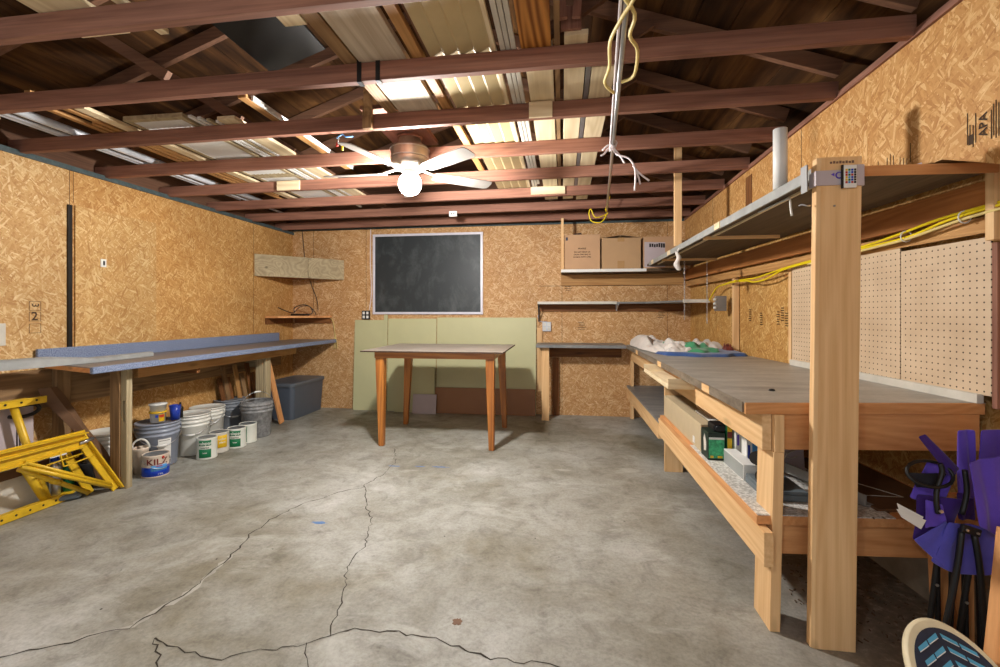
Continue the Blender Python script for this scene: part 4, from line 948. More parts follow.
# ------------------------------------------------------------------ yellow scaffold and clutter at far left
sc = thing('scaffold_frame', 'yellow steel scaffold frame folded and leaning under the counter', 'scaffold', (-3.4, 2.5, 0))
ym = M['yellow_steel']
bm = B(); beam(bm, (-3.44, 1.5, .030), (-3.44, 2.76, .030), .045, .052)
for k in range(9): lathe(bm, [(0, 0), (.008, 0)], (-3.44, 2.0+k*.08, .058), 10)
obj('base_bar', bm, ym, sc, .002)
bm = B()
for k in range(8): tube(bm, [(-3.4165, 2.10+k*.075, .032), (-3.4155, 2.10+k*.075, .032)], .007, 10)
obj('pin_hole', bm, M['black'], sc)
bm = B(); beam(bm, (-3.48, 1.6, .735), (-3.46, 2.60, .728), .012, .045); beam(bm, (-3.49, 1.6, .755), (-3.47, 2.50, .75), .04, .006); obj('top_bar', bm, ym, sc, .001)
bm = B()
for k in range(5): tube(bm, [(-3.4565, 2.20+k*.085, .732), (-3.4535, 2.20+k*.085, .732)], .007, 10)
obj('pin_hole', bm, M['black'], sc)
bm = B(); tube(bm, [(-3.50, 2.44, .72), (-3.47, 2.52, .35), (-3.45, 2.60, .05)], .021, 14); obj('end_tube', bm, ym, sc)
bm = B(); tube(bm, [(-3.45, 2.47, .30), (-3.45, 2.585, .05)], .024, 14); obj('end_sleeve', bm, ym, sc)
bm = B(); a, b = Vector((-3.28, 1.5, .435)), Vector((-3.33, 2.74, .425))
beam(bm, a, b, .008, .125, (0, 0, 1)); beam(bm, a+Vector((.018, 0, .06)), b+Vector((.018, 0, .045)), .035, .008, (0, 0, 1)); beam(bm, a+Vector((.018, 0, .012)), b+Vector((.018, 0, .008)), .028, .010, (0, 0, 1)); beam(bm, a+Vector((.012, 0, -.06)), b+Vector((.012, 0, -.05)), .03, .008); obj('side_channel', bm, ym, sc, .001)
bm = B(); bx(bm, -3.302, -3.298, 2.50, 2.60, .362, .378); obj('decal', bm, M['white'], sc)
bm = B(); beam(bm, (-3.37, 2.72, .455), (-3.27, 2.915, .012), .012, .062, (0, 1, .4)); beam(bm, (-3.35, 2.745, .455), (-3.25, 2.94, .012), .035, .01, (0, 1, .4)); obj('upright', bm, ym, sc, .001)
bm = B(); beam(bm, (-3.44, 2.66, .42), (-3.37, 2.81, .012), .012, .05, (0, 1, .4)); obj('upright', bm, ym, sc, .001)
bm = B(); tube(bm, [(-3.30, 2.34, .365), (-3.275, 2.88, .035)], .014, 10); tube(bm, [(-3.30, 2.36, .385), (-3.275, 2.88, .055)], .011, 10); obj('brace', bm, ym, sc)
bm = B(); tube(bm, [(-3.34, 2.36, .34), (-3.35, 2.78, .03)], .016, 12); tube(bm, [(-3.345, 2.545, .20), (-3.3475, 2.60, .165)], .019, 12); obj('brace', bm, ym, sc)
bm = B()
tube(bm, smooth_path([(-3.30, 2.56, .385), (-3.295, 2.575, .30), (-3.295, 2.60, .285), (-3.295, 2.78, .30)], 3), .005, 6); tube(bm, [(-3.30, 2.48, .325), (-3.30, 2.70, .335)], .005, 6); tube(bm, [(-3.33, 2.62, .36), (-3.33, 2.63, .31), (-3.33, 2.70, .315)], .005, 6); obj('wire_rack', bm, ym, sc)
bm = B(); tube(bm, [(-3.325, 2.70, .40), (-3.32, 2.79, .415)], .012, 10); obj('latch_tube', bm, M['steel'], sc)
# cartons behind it
t = thing('white_carton', 'tall whitish carton with brown vertical straps behind the scaffold', 'box', (-3.62, 2.25, 0))
bm = B(); bx(bm, -3.71, -3.56, 1.85, 2.60, .34, .69); obj('box_body', bm, M['lilac'], t, .004)
bm = B(); bx(bm, -3.562, -3.556, 2.30, 2.345, .345, .688); bx(bm, -3.562, -3.556, 2.06, 2.10, .345, .688); obj('strap', bm, M['brownsheet'], t)
bm = B(); 
for k in range(4): bx(bm, -3.5595, -3.5565, 2.50+k*.016, 2.507+k*.016, .42, .56-.01*k)
obj('print', bm, M['ink'], t)
t = thing('floor_crate', 'low white printed carton on the floor behind the scaffold tube', 'box', (-3.58, 2.4, 0))
bm = B(); bx(bm, -3.71, -3.52, 1.8, 2.70, .002, .335); obj('box_body', bm, M['offwhite'], t, .004)
bm = B(); bx(bm, -3.522, -3.517, 1.9, 2.66, .24, .30); bx(bm, -3.522, -3.517, 2.30, 2.36, .01, .24); bx(bm, -3.522, -3.517, 2.1, 2.16, .01, .24); obj('brown_slat', bm, M['brownsheet'], t)
for i, (x, y) in enumerate(((-3.47, 2.66), (-3.46, 2.74))):
    t = thing('spray_bottle', ['blue-capped bottle behind the yellow wire rack, left one', 'blue-capped bottle behind the yellow wire rack, right one'][i], 'bottle', (x, y, 0))
    bm = B(); lathe(bm, [(0, .002), (.03, .002), (.032, .24), (.015, .27), (.014, .29), (0, .29)], (x, y, 0), 18); obj('bottle_body', bm, M['cangreen'] if i else M['steel'], t)
    bm = B(); lathe(bm, [(0, .29), (.022, .29), (.022, .335), (0, .337)], (x, y, 0), 18); obj('cap', bm, M['canblue'], t)
bm = B(); prism(bm, [(-3.47, 2.79, .002), (-3.40, 2.86, .002), (-3.40, 2.86, .20), (-3.47, 2.79, .22)], (-.13, .02, 0)); tag(obj('dark_toolbox', bm, M['black'], None, .004), 'dark tool case standing behind the scaffold upright', 'case')
bm = B(); tube(bm, smooth_path([(-3.54, 2.42, .705), (-3.53, 2.50, .70), (-3.53, 2.58, .695), (-3.53, 2.61, .665), (-3.53, 2.58, .635), (-3.53, 2.50, .625), (-3.53, 2.44, .64)], 5), .012, 10, closed=False); tag(obj('black_hose', bm, M['black']), 'loop of thick black hose hanging over the whitish carton', 'hose')
bm = B(); tube(bm, smooth_path([(-3.46, 2.62, .03), (-3.40, 2.70, .028), (-3.38, 2.74, .026), (-3.45, 2.76, .026)], 5), .02, 10); tag(obj('grey_pipe_offcut', bm, M['greybox']), 'short grey pipe lying behind the base bar of the scaffold', 'pipe')

# ------------------------------------------------------------------ table in the middle
tb = thing('work_table', 'tall square table with grey top and four tapered orange-brown legs', 'table', (-1.24, 4.7, 0))
x0, x1, y0, y1 = -1.945, -.545, 4.16, 5.22; ch = .022
bm = B(); loft(bm, [([(x0+.045, y0+.045), (x1-.045, y0+.045), (x1-.045, y1-.045), (x0+.045, y1-.045)], .925), ([(x0, y0), (x1, y0), (x1, y1), (x0, y1)], .932), ([(x0, y0), (x1, y0), (x1, y1), (x0, y1)], .943)]); obj('table_top', bm, M['table_top'], tb)
bm = B(); e = .004
for d in ((x0-e, x1+e, y0-e, y0), (x0-e, x1+e, y1, y1+e), (x0-e, x0, y0, y1), (x1, x1+e, y0, y1)): bx(bm, d[0], d[1], d[2], d[3], .930, .942)
obj('edge_band', bm, M['table_edge'], tb)
ax0, ax1, ay0, ay1 = x0+.12, x1-.09, y0+.05, y1-.09
for nm, d in (('apron', (ax0, ax1, ay0, ay0+.022)), ('apron', (ax0, ax1, ay1-.022, ay1))):
    bm = B(); bx(bm, d[0], d[1], d[2], d[3], .868, .925); obj(nm, bm, M['tablewood_x'], tb, .002)
for xx in (ax0, ax1-.022):
    bm = B(); bx(bm, xx, xx+.022, ay0+.022, ay1-.022, .868, .925); obj('apron', bm, M['tablewood_y'], tb, .002)
for (tx, ty, bx_, by_) in ((ax0+.045, ay0+.055, ax0+.060, ay0+.04), (ax1-.045, ay0+.055, ax1-.030, ay0+.035), (ax0+.045, ay1-.05, ax0+.0, ay1-.02), (ax1-.045, ay1-.05, ax1-.015, ay1-.02)):
    bm = B(); w0, w1 = .042, .026
    a = [bm.verts.new((bx_+sx*w1, by_+sy*w1, .0)) for sx, sy in ((-1,-1),(1,-1),(1,1),(-1,1))]; m_ = [bm.verts.new((tx+sx*w0, ty+sy*w0, .80)) for sx, sy in ((-1,-1),(1,-1),(1,1),(-1,1))]; c_ = [bm.verts.new((tx+sx*w0, ty+sy*w0, .925)) for sx, sy in ((-1,-1),(1,-1),(1,1),(-1,1))]
    bm.faces.new(a); bm.faces.new(c_)
    for lo_, hi_ in ((a, m_), (m_, c_)):
        for k in range(4): bm.faces.new((lo_[k], lo_[(k+1) % 4], hi_[(k+1) % 4], hi_[k]))
    obj('leg', bm, M['tablewood_z'], tb, .006, 3)

# ------------------------------------------------------------------ right hand workbench
wb = thing('workbench', 'long pine workbench on the right wall with worn grey top and lower shelf', 'workbench', (1.2, 3.8, 0))
ZB = .938
bm = B(); prism(bm, [(.75, 1.985, ZB-.004), (xp(2.1)+.02, 2.11, ZB-.004), (xp(YB)-.01, YB-.03, ZB-.004), (.75, 5.40, ZB-.004), (.75, 5.39, ZB-.004)], (0, 0, .006)); 
obj('bench_top', bm, M['bench_top'], wb)
bm = B(); prism(bm, [(.752, 1.988, ZB-.042), (xp(2.1)+.02, 2.115, ZB-.042), (xp(YB)-.01, YB-.03, ZB-.042), (.752, 5.40, ZB-.042)], (0, 0, .037)); obj('top_core', bm, M['stud_y'], wb, .001)
bm = B(); bx(bm, .744, .752, 2.0, 5.39, ZB-.042, ZB+.001); obj('front_edge', bm, M['bench_edge'], wb)
for y, m_ in ((2.42, 'pine_y'), (3.55, 'pine_y'), (4.6, 'pine_y')):
    bm = B(); bx(bm, .742, .745, y, y+.12, ZB-.041, ZB-.002); obj('edge_patch', bm, M[m_], wb)
bm = B(); prism(bm, [(.75, 1.975, ZB-.045), (xp(2.1)+.01, 2.10, ZB-.045), (xp(2.1)+.01, 2.112, ZB-.045), (.75, 1.987, ZB-.045)], (0, 0, .046)); obj('end_edge', bm, M['fir_x'], wb, .001)
bm = B(); bx(bm, .828, .864, 2.01, 5.80, .738, .892); obj('apron', bm, M['pine_y'], wb, .002)
bm = B(); bx(bm, .866, .903, 1.984, 2.05, .738, .892); obj('leg_top', bm, M['pine_z'], wb, .002)
bm = B(); prism(bm, [(.905, 2.012, .742), (xp(2.1)-.01, 2.10, .742), (xp(2.1)-.01, 2.14, .742), (.905, 2.05, .742)], (0, 0, .150)); obj('end_apron', bm, M['fir_x'], wb, .002)
# legs
def leg(pts, z1, mat='pine_z', shear=0):
    bm = B(); prism(bm, [(x, y, 0) for x, y in pts], (shear, 0, z1)); return obj('leg', bm, M[mat], wb, .002)
leg([(.846, 1.984), (.886, 1.984), (.886, 2.14), (.846, 2.14)], .737, shear=.016)
leg([(.842, 2.005), (.885, 2.005), (.885, 2.010), (.842, 2.010)], .734) if False else None
leg([(.842, 3.865), (.985, 3.865), (.985, 3.90), (.842, 3.90)], .737) 
leg([(.842, 5.72), (.88, 5.72), (.88, 5.80), (.842, 5.80)], .737)
for y in (2.2, 3.9, 5.6):
    leg([(xp(y)-.06, y), (xp(y)-.02, y), (xp(y)-.02, y+.08), (xp(y)-.06, y+.08)], .734) if False else None
bm = B(); bx(bm, .802, .838, 1.93, 3.93, .292, .430); obj('lower_rail', bm, M['pine_y'], wb, .002)
bm = B(); bx(bm, .802, .838, 3.935, 5.80, .25, .385); obj('lower_rail', bm, M['pine_y'], wb, .002)
bm = B(); prism(bm, [(.89, 2.03, .30), (xp(2.1)-.01, 2.09, .30), (xp(2.1)-.01, 2.13, .30), (.89, 2.07, .30)], (0, 0, .13)); obj('end_rail', bm, M['fir_x'], wb, .002)
bm = B(); prism(bm, [(.80, 1.995, .433), (xp(2.1)-.01, 2.07, .433), (xp(3.9)-.01, 3.86, .433), (.80, 3.86, .433)], (0, 0, .035)); d_ = obj('lower_shelf', bm, M['fir_y'], wb, .001)
bm = B(); prism(bm, [(.806, 2.0, .4685), (1.35, 2.04, .4685), (1.35, 3.0, .4685), (.806, 3.0, .4685)], (0, 0, .004)); obj('laminate_offcut', bm, M['speckle'], d_)
bm = B(); prism(bm, [(.80, 3.91, .386), (xp(3.9)-.01, 3.91, .386), (xp(5.8)-.01, 5.80, .386), (.80, 5.80, .386)], (0, 0, .02)); obj('lower_shelf', bm, M['slate'], wb, .001)
# return bench along the back wall
rb = thing('back_bench', 'narrow grey-topped bench along the back wall joining the workbench', 'bench', (.2, 5.6, 0))
bm = B(); bx(bm, -.31, .748, 5.42, YB-.004, .893, .930); obj('bench_top', bm, M['slate'], rb, .002)
bm = B(); bx(bm, -.26, .74, YB-.04, YB-.004, .75, .892); obj('ledger', bm, M['brown_x'], rb, .002)
bm = B(); bx(bm, -.245, -.155, 5.50, 5.54, 0, .892); obj('leg', bm, M['pine_z'], rb, .002)
bm = B(); bx(bm, -.21, -.165, 5.545, 5.80, .72, .890); obj('brace', bm, M['fir_y'], rb, .002)
bm = B(); bx(bm, -.12, -.04, YB-.05, YB-.012, 0, .735); obj('leg', bm, M['brown_z'], rb, .002)
bm = B(); bx(bm, -.32, -.25, YB-.03, YB-.002, .30, 1.12); tag(obj('wall_stud', bm, M['pine_z'], None, .001), 'pale vertical board at the right end of the green sheets', 'stud')
# hanging tray under the bench edge
tr = thing('bench_tray', 'pale open wooden tray fixed below the bench front edge', 'tray', (.69, 3.4, .82))
for d in ((.665, .825, 2.98, 3.80, .828, .838), (.665, .675, 2.98, 3.80, .838, .858)):
    bm = B(); bx(bm, *d); obj('tray_board', bm, M['pale_y'], tr, .001)
for y in (2.965, 3.80):
    bm = B(); bx(bm, .665, .825, y, y+.014, .828, .893); obj('tray_end', bm, M['pale_x'], tr, .001)
# end post plank and overhead shelf
SHR = lambda z: -.006+.024*z/1.915
ep = thing('shelf_post', 'tall light pine plank post standing at the near end of the workbench', 'post', (1.05, 1.93, 0))
bm = B(); prism(bm, [(.964, 1.912, 0), (.977, 1.905, 0), (1.122, 1.905, 0), (1.122, 1.943, 0), (.964, 1.943, 0)], (.022, 0, 1.915)); obj('plank', bm, M['pine_z'], ep, .002)
for v_ in range(1): pass
bm = text_bm('SHELVING', .016, (1.07, 1.9045, 1.895), (1, 0, 0), (0, 0, 1), .0006); bm.free()
bm = B()
for k in range(8): bx(bm, 1.03+k*.011, 1.038+k*.011, 1.904, 1.9048, 1.889, 1.897+.002*(k % 2))
obj('faint_stamp', bm, M['spot'], ep)
bm = B(); tube(bm, [(1.045, 1.9045, 1.725), (1.045, 1.901, 1.725)], .004, 8); obj('screw', bm, M['metal'], ep)
t = thing('led_controller_strap', 'white strap with violet logo wrapped round the top of the post', 'strap', (1.05, 1.9, 1.82))
bm = B(); bx(bm, .981, 1.148, 1.900, 1.9035, 1.805, 1.862); bx(bm, .978, .982, 1.900, 1.95, 1.805, 1.862); bx(bm, 1.145, 1.149, 1.900, 1.945, 1.80, 1.88); bx(bm, 1.115, 1.146, 1.8975, 1.8995, 1.80, 1.88); obj('band', bm, M['lilac'], t)
bm = B(); lathe(bm, [(.009, -.001), (.014, 0), (.009, .001)], (0, 0, 0), 16); bmesh.ops.rotate(bm, verts=bm.verts, matrix=Matrix.Rotation(PI/2, 3, 'X')); bmesh.ops.translate(bm, verts=bm.verts, vec=(1.06, 1.8992, 1.842)); bmesh.ops.create_icosphere
prism(bm, [(1.031, 1.899, 1.846), (1.043, 1.899, 1.838), (1.043, 1.899, 1.852)], (0, .0008, 0)); obj('logo', bm, M['purple'], t)
t = thing('remote_control', 'small white remote with rows of coloured buttons on the post', 'remote', (1.09, 1.895, 1.79))
bm = B(); bx(bm, 1.070, 1.117, 1.889, 1.8965, 1.790, 1.878); obj('remote_body', bm, M['white'], t, .003)
bm = B(); bx(bm, 1.0645, 1.070, 1.889, 1.8972, 1.789, 1.879); obj('dark_side', bm, M['black'], t)
cols = ['red', 'cangreen', 'canblue', 'ink']
for j in range(6):
    for i in range(4):
        m_ = ['red', 'canyellow', 'canyellow', 'red', 'red', 'canyellow'][j] if i == 0 else ('cangreen' if j % 2 else 'lightblue') if i == 1 else ('canblue' if j % 3 else 'red') if i == 2 else 'ink'
        bm = B(); bx(bm, 1.076+i*.010, 1.083+i*.010, 1.8872, 1.889, 1.807+j*.0095, 1.8145+j*.0095); obj('button', bm, M[m_], t)
us = thing('overhead_shelf', 'long dark plywood overhead shelf with grey-painted edge along the right wall', 'shelf', (1.3, 3.8, 1.85))
bm = B(); prism(bm, [(1.005, 1.95, 1.862), (1.655, 1.98, 1.862), (1.51, 5.47, 1.862), (.99, 5.47, 1.862)], (0, 0, .020)); obj('shelf_board', bm, M['plywood'], us, .001)
bm = B(); prism(bm, [(.993, 1.95, 1.845), (1.004, 1.95, 1.845), (.989, 5.30, 1.845), (.978, 5.30, 1.845)], (0, 0, .045)); obj('front_edge', bm, M['greytrim'], us, .001)
for y in (3.0, 4.3, 5.05):
    x = 1.0-.0045*(y-1.95); bm = B(); bx(bm, x-.0125, x-.007, y, y+.10, 1.847, 1.889); obj('edge_patch', bm, M['pale_y'], us)
bm = B(); prism(bm, [(.985, 1.944, 1.850), (1.66, 1.968, 1.850), (1.66, 1.980, 1.850), (.985, 1.9495, 1.850)], (0, 0, .040)); obj('end_edge', bm, M['fir_x'], us, .001)
for y in (3.4, 4.75):
    bm = B(); bx(bm, 1.01, xu(y)+.04, y, y+.03, 1.84, 1.861); obj('cross_batten', bm, M['pine_x'], us)
bm = B(); beam(bm, (1.07, 2.05, 1.856), (1.06, 5.2, 1.856), .014, .010); obj('wood_runner', bm, M['pale_y'], us)
bm = B(); bx(bm, .965, 1.025, 4.06, 4.095, 1.892, 2.78); tag(obj('hanging_post', bm, M['pine_z'], None, .002), 'square pale batten from the overhead shelf up into the rafters', 'post')
bm = B(); tube(bm, [(1.018, 2.28, 1.892), (1.018, 2.28, 2.175)], .030, 24); 
t = tag(obj('paper_roll', bm, M['white']), 'white cylindrical roll standing upright on the overhead shelf', 'roll')
bm = B(); prism(bm, [(1.36, 2.1, 1.893), (1.42, 2.0, 1.893), (1.43, 2.02, 1.915), (1.38, 2.1, 1.90)], (.02, .12, 0)); tag(obj('paper_scrap', bm, M['lilac']), 'small crumpled white paper on the overhead shelf near its end', 'paper')
# white hook, glove and chains hanging from the shelf
bm = B(); tube(bm, smooth_path([(1.06, 2.62, 1.858), (1.06, 2.32, 1.852), (1.06, 2.28, 1.845), (1.062, 2.275, 1.80), (1.066, 2.272, 1.765)], 5), .005, 8); tag(obj('wire_hook', bm, M['white']), 'bent white hook hanging under the overhead shelf beside the post', 'hook')
bm = B(); tube(bm, smooth_path([(.93, 1.93, 1.735), (.94, 1.925, 1.738), (.955, 1.92, 1.732), (.971, 1.93, 1.734)], 4), .003, 8); tag(obj('cup_hook', bm, M['steel']), 'tiny metal hook screwed into the left side of the post', 'hook')
bm = B(); prism(bm, [(.958, 1.925, 1.79), (.962, 1.925, 1.79), (.962, 1.925, 1.895), (.956, 1.925, 1.895)], (0, .045, 0)); tag(obj('metal_clip', bm, M['metal']), 'thin metal clip plate at the shelf corner beside the post', 'clip')
bm = B(); bmesh.ops.create_uvsphere(bm, u_segments=14, v_segments=12, radius=1)
for v in bm.verts:
    z = v.co.z; w = .032*(1-.3*z); v.co = Vector((.975+v.co.x*w*(.6+.4*abs(z))+.01*math.sin(z*5), 4.0+v.co.y*w*.6, 1.755+z*.085))
for f in bm.faces: f.smooth = True
tube(bm, [(.975, 4.0, 1.83), (.985, 4.0, 1.862)], .006, 6)
tag(obj('hanging_rag', bm, M['towel']), 'small white rag hanging from the edge of the overhead shelf', 'rag')
for i, (x, y, z0_, z1_) in enumerate(((1.275, 4.95, 1.24, 1.85), (1.50, 4.95, 1.20, 1.84))):
    bm = B(); n = 22
    for k in range(n):
        z = z1_-(z1_-z0_)*(k+.5)/n; a = (k % 2)*PI/2; h = (z1_-z0_)/n*.62
        tube(bm, [(x+math.cos(a)*.006*math.cos(q*PI/4), y+math.sin(a)*.006*math.cos(q*PI/4), z+h*math.sin(q*PI/4)) for q in range(8)], .0022, 5, closed=True)
    tube(bm, [(x, y, z1_), (x, y, 1.862)], .003, 6)
    tag(obj('chain', bm, M['steel']), ['steel chain from the overhead shelf to the corner shelf, left one', 'steel chain from the overhead shelf to the corner shelf, nearer the right wall'][i], 'chain')

# ------------------------------------------------------------------ right wall fittings
def wallbox(name, y0, y1, z0, z1, th, mat, lab, cat='board', off=0.0, z0b=None, z1b=None, parent=None, bevel=.001):
    bm = B(); a, b = xp(y0)-off, xp(y1)-off
    v = [(a, y0, z0), (b, y1, z0b if z0b is not None else z0), (b, y1, z1b if z1b is not None else z1), (a, y0, z1)]
    prism(bm, v, (-th, 0, 0)); o = obj(name, bm, M[mat], parent, bevel)
    if parent is None: tag(o, lab, cat)
    return o
wallbox('ledger_board', 2.03, 5.80, 1.715, 1.838, .037, 'ledger', 'wide brown ledger board under the overhead shelf, right wall', off=.002)
wallbox('furring_strip', 2.06, 5.80, 1.635, 1.700, .012, 'stud_y', 'thin tan furring strip below the brown ledger board', off=.002)
for i, (y, l) in enumerate(((4.48, 'tan wall stud behind the white cloths, farther of two'), (3.52, 'tan wall stud beside the pegboard, nearer of two'))):
    bm = B(); bx(bm, xp(y)-.002, xw(y)-.003, y-.02, y+.02, ZB+.01, 1.633); tag(obj('wall_stud', bm, M['pine_z'], None, .001), l, 'stud')
bm = B(); bx(bm, 1.655, 1.745, 1.985, 2.022, 1.595, 1.903); tag(obj('wall_stud', bm, M['pine_z'], None, .001), 'short pale stud block at the right edge under the overhead shelf', 'stud')
bm = B(); bx(bm, 1.700, 1.76, 2.025, 2.047, .93, 1.59); tag(obj('wall_stud', bm, M['joist_z'], None, .001), 'dark reddish edge strip beside the pegboard at the right', 'stud')
wallbox('pegboard_panel', 2.052, 2.505, .975, 1.617, .006, 'peg', 'pegboard panel at the right, nearest the camera', 'pegboard', off=.004)
wallbox('pegboard_panel', 2.510, 3.02, .962, 1.640, .006, 'peg', 'middle pegboard panel, right of the post', 'pegboard', off=.004)
wallbox('pegboard_panel', 3.025, 3.475, .945, 1.69, .006, 'peg', 'farthest pegboard panel, left of the post', 'pegboard', off=.004)
wallbox('bench_lip', 2.09, 3.47, ZB+.002, ZB+.040, .025, 'offwhite', 'pale wooden lip strip where the pegboard meets the bench top', 'strip', off=.004)
# cable bundle
for k, (pts, lab) in enumerate(((
   [(4.95, 1.44), (4.75, 1.56), (4.55, 1.585), (4.35, 1.60), (4.15, 1.60), (3.9, 1.60), (3.5, 1.635), (3.1, 1.655), (2.7, 1.675), (2.45, 1.70), (2.25, 1.725), (2.05, 1.735), (1.7, 1.75)], 'yellow electrical cable running along the right wall, upper of the bundle'),
  ([(4.6, 1.575), (4.4, 1.59), (4.1, 1.585), (3.95, 1.565), (3.75, 1.575), (3.5, 1.625), (3.1, 1.645), (2.7, 1.662), (2.4, 1.675), (2.2, 1.71), (2.0, 1.725), (1.7, 1.735)], 'yellow electrical cable sagging below its neighbour near the studs'),
  ([(3.2, 1.63), (2.9, 1.642), (2.6, 1.655), (2.4, 1.665), (2.2, 1.69), (2.05, 1.705), (1.7, 1.72)], 'pale yellow cable, lowest of the bundle above the pegboard'))):
    bm = B(); tube(bm, smooth_path([(xp(y)-.045-.006*k, y, z) for y, z in pts], 5), .0065, 8)
    tag(obj('electrical_cable', bm, M['cable_yellow'] if k < 2 else M['cable_cream']), lab, 'cable', 'yellow cables on the right wall')
for i, y in enumerate((2.12, 2.42, 3.0)):
    z = 1.72 if i == 0 else 1.69 if i == 1 else 1.66; bm = B(); tube(bm, [(xp(y)-.048+.024*math.cos(a), y, z-.01+.026*math.sin(a)) for a in [q*PI/6 for q in range(12)]], .0028, 5, closed=True)
    tag(obj('cable_tie', bm, M['white']), ['white cable tie nearest the camera on the yellow cables', 'middle white cable tie on the yellow cables', 'white cable tie farthest along, beside the post'][i], 'cable tie')
t = thing('switch_box', 'grey metal electrical box on the right wall above the cloths', 'electrical box', (1.53, 4.7, 1.32))
bm = B(); bx(bm, 1.475, 1.575, 4.60, 4.645, 1.33, 1.475); obj('box_body', bm, M['metal'], t, .003)
bm = B()
for z in (1.36, 1.40, 1.44): tube(bm, [(1.476, 4.60, z), (1.455, 4.60, z)], .012, 10)
obj('connector', bm, M['white'], t)
t = thing('label_plate', 'small white printed tag on the brown ledger board', 'label', (xp(3.4)-.045, 3.4, 1.75))
y = 3.1; bm = B(); bx(bm, xp(y)-.046, xp(y)-.0395, y-.025, y+.025, 1.745, 1.82); obj('plate', bm, M['white'], t, .001)
bm = B(); bx(bm, xp(y)-.0475, xp(y)-.0462, y-.014, y+.014, 1.765, 1.80); obj('print', bm, M['ink'], t)
# printed marks on the OSB between the studs
bm = B()
for (yy, zz) in ((4.25, 1.30), (4.05, 1.27), (3.78, 1.28), (3.72, 1.31), (3.66, 1.27)):
    for j in range(6): bx(bm, xw(yy)-.0015, xw(yy)-.0005, yy-.028+R.uniform(0, .01), yy+.02+R.uniform(0, .01), zz-.06+j*.019, zz-.053+j*.019)
obj0('trim_6', bm, M['stamp'])
bm = B()
for (xx, zz, n) in ((.20, 1.10, 5), (1.18, 1.25, 6), (.03, 1.6, 3)):
    for j in range(n): bx(bm, xx+R.uniform(0, .02), xx+.07+R.uniform(0, .03), YB-.0016, YB-.0006, zz+j*.022, zz+.006+j*.022)
obj0('trim_7', bm, M['stamp'])

# ------------------------------------------------------------------ cloths on the bench
def heap(name, cx, cy, rx, ry, h, mat, lab, seed=0, rot=0, folds=7, sharp=3.0, z0=ZB+.003, edge=.25, th=.012, cat='cloth', tilt=0):
    bm = B(); n = 44; g = {}
    for i in range(n+1):
        for j in range(n+1):
            u, v = -1+2*i/n, -1+2*j/n
            k = (1+.13*noise.noise(Vector((u*2, v*2, seed+5))))
            # squircle map
            x = u*math.sqrt(1-.30*v*v)*rx*k; y = v*math.sqrt(1-.30*u*u)*ry*k
            e = min(1, (1-max(abs(u), abs(v)))/edge); e = e**.5
            f = abs(noise.noise(Vector((u*folds*.35+seed, v*folds*.55, seed*1.7))))*1.4; f2 = noise.noise(Vector((u*folds, v*folds*1.3, seed+9)))*.35
            z = th*e+(h-th)*e*max(0, min(1.15, .40+f+f2*.6))
            xx = x*math.cos(rot)-y*math.sin(rot); yy = x*math.sin(rot)+y*math.cos(rot)
            g[i, j] = bm.verts.new((cx+xx, cy+yy, z0+z+tilt*(u+1)/2*e))
    for i in range(n):
        for j in range(n):
            f_ = bm.faces.new((g[i, j], g[i+1, j], g[i+1, j+1], g[i, j+1])); f_.smooth = True
    return tag(obj(name, bm, M[mat], None, 0, 2, 1), lab, cat)
heap('blue_blanket', 1.225, 4.52, .395, .54, .030, 'blanket', 'dark blue blanket spread flat on the workbench under the cloths', 3, 0, 2, th=.018, edge=.06)
heap('drop_cloth', .925, 4.80, .15, .60, .11, 'towel', 'long crumpled white drop cloth on the front of the workbench', 11, .06, 3.2, z0=ZB+.010, edge=.45)
heap('drop_cloth', 1.03, 4.26, .125, .15, .085, 'towel', 'folded end of white cloth nearest the camera, beside the green cloth', 21, 0, 3, z0=ZB+.018, edge=.45)
heap('green_cloth', 1.15, 4.42, .185, .33, .105, 'green_cloth', 'rumpled green cloth between the white cloth and blue blanket', 31, .3, 3, z0=ZB+.018, edge=.45)
heap('drop_cloth', 1.45, 4.80, .11, .26, .095, 'towel', 'bunched white cloth against the right wall on the blue blanket', 41, 0, 2.5, z0=ZB+.02, edge=.5)
heap('maroon_cloth', 1.53, 4.44, .035, .08, .07, 'maroon', 'small maroon cloth beside the bunched white cloth at the wall', 51, 0, 3, z0=ZB+.02, edge=.4)
bm = B(); lathe(bm, [(0, 0), (.014, 0), (.012, .008), (0, .01)], (.99, 2.30, ZB+.002), 14); tag(obj('rubber_washer', bm, M['black']), 'tiny dark rubber washer lying on the near end of the bench top', 'washer')

# ------------------------------------------------------------------ goods on the lower shelf
ZS = .469
t = carton('long_carton', .83, 1.08, 2.86, 3.84, ZS, .637, 'offwhite', 'long tan carton on the lower bench shelf with papers on top')
for o_ in t.children: o_.data.materials[0] = M['cardboard2'] if False else plain('pale_tan_card', (190, 172, 140), .7, vary=.05)
bm = B(); bx(bm, .828, .830, 2.98, 3.02, ZS+.02, ZS+.06); obj('sticker', bm, M['white'], t)
bm = B(); bx(bm, .835, .85, 2.858, 2.86, ZS+.005, .632); bx(bm, .87, 1.07, 2.858, 2.86, ZS+.01, .55); obj('taped_end', bm, M['cardboard'], t)
for i, (x0, x1, y0, y1, m_, l, lift) in enumerate(((.90, 1.06, 2.92, 3.22, 'white', 'white-covered booklet on the long tan carton, nearest edge', 0), (.93, 1.07, 2.95, 3.30, 'cardboard', 'brown paper pamphlet lying over the white booklet', .013))):
    bm = B(); bx(bm, x0, x1, y0, y1, .640+lift, .651+lift); tag(obj('booklet', bm, M[m_], None, .001), l, 'booklet')
t = thing('rolled_paper', 'grey-white rolled bundle standing behind the long carton', 'roll', (.88, 3.86, ZS))
bm = B(); bmesh.ops.create_uvsphere(bm, u_segments=14, v_segments=10, radius=1)
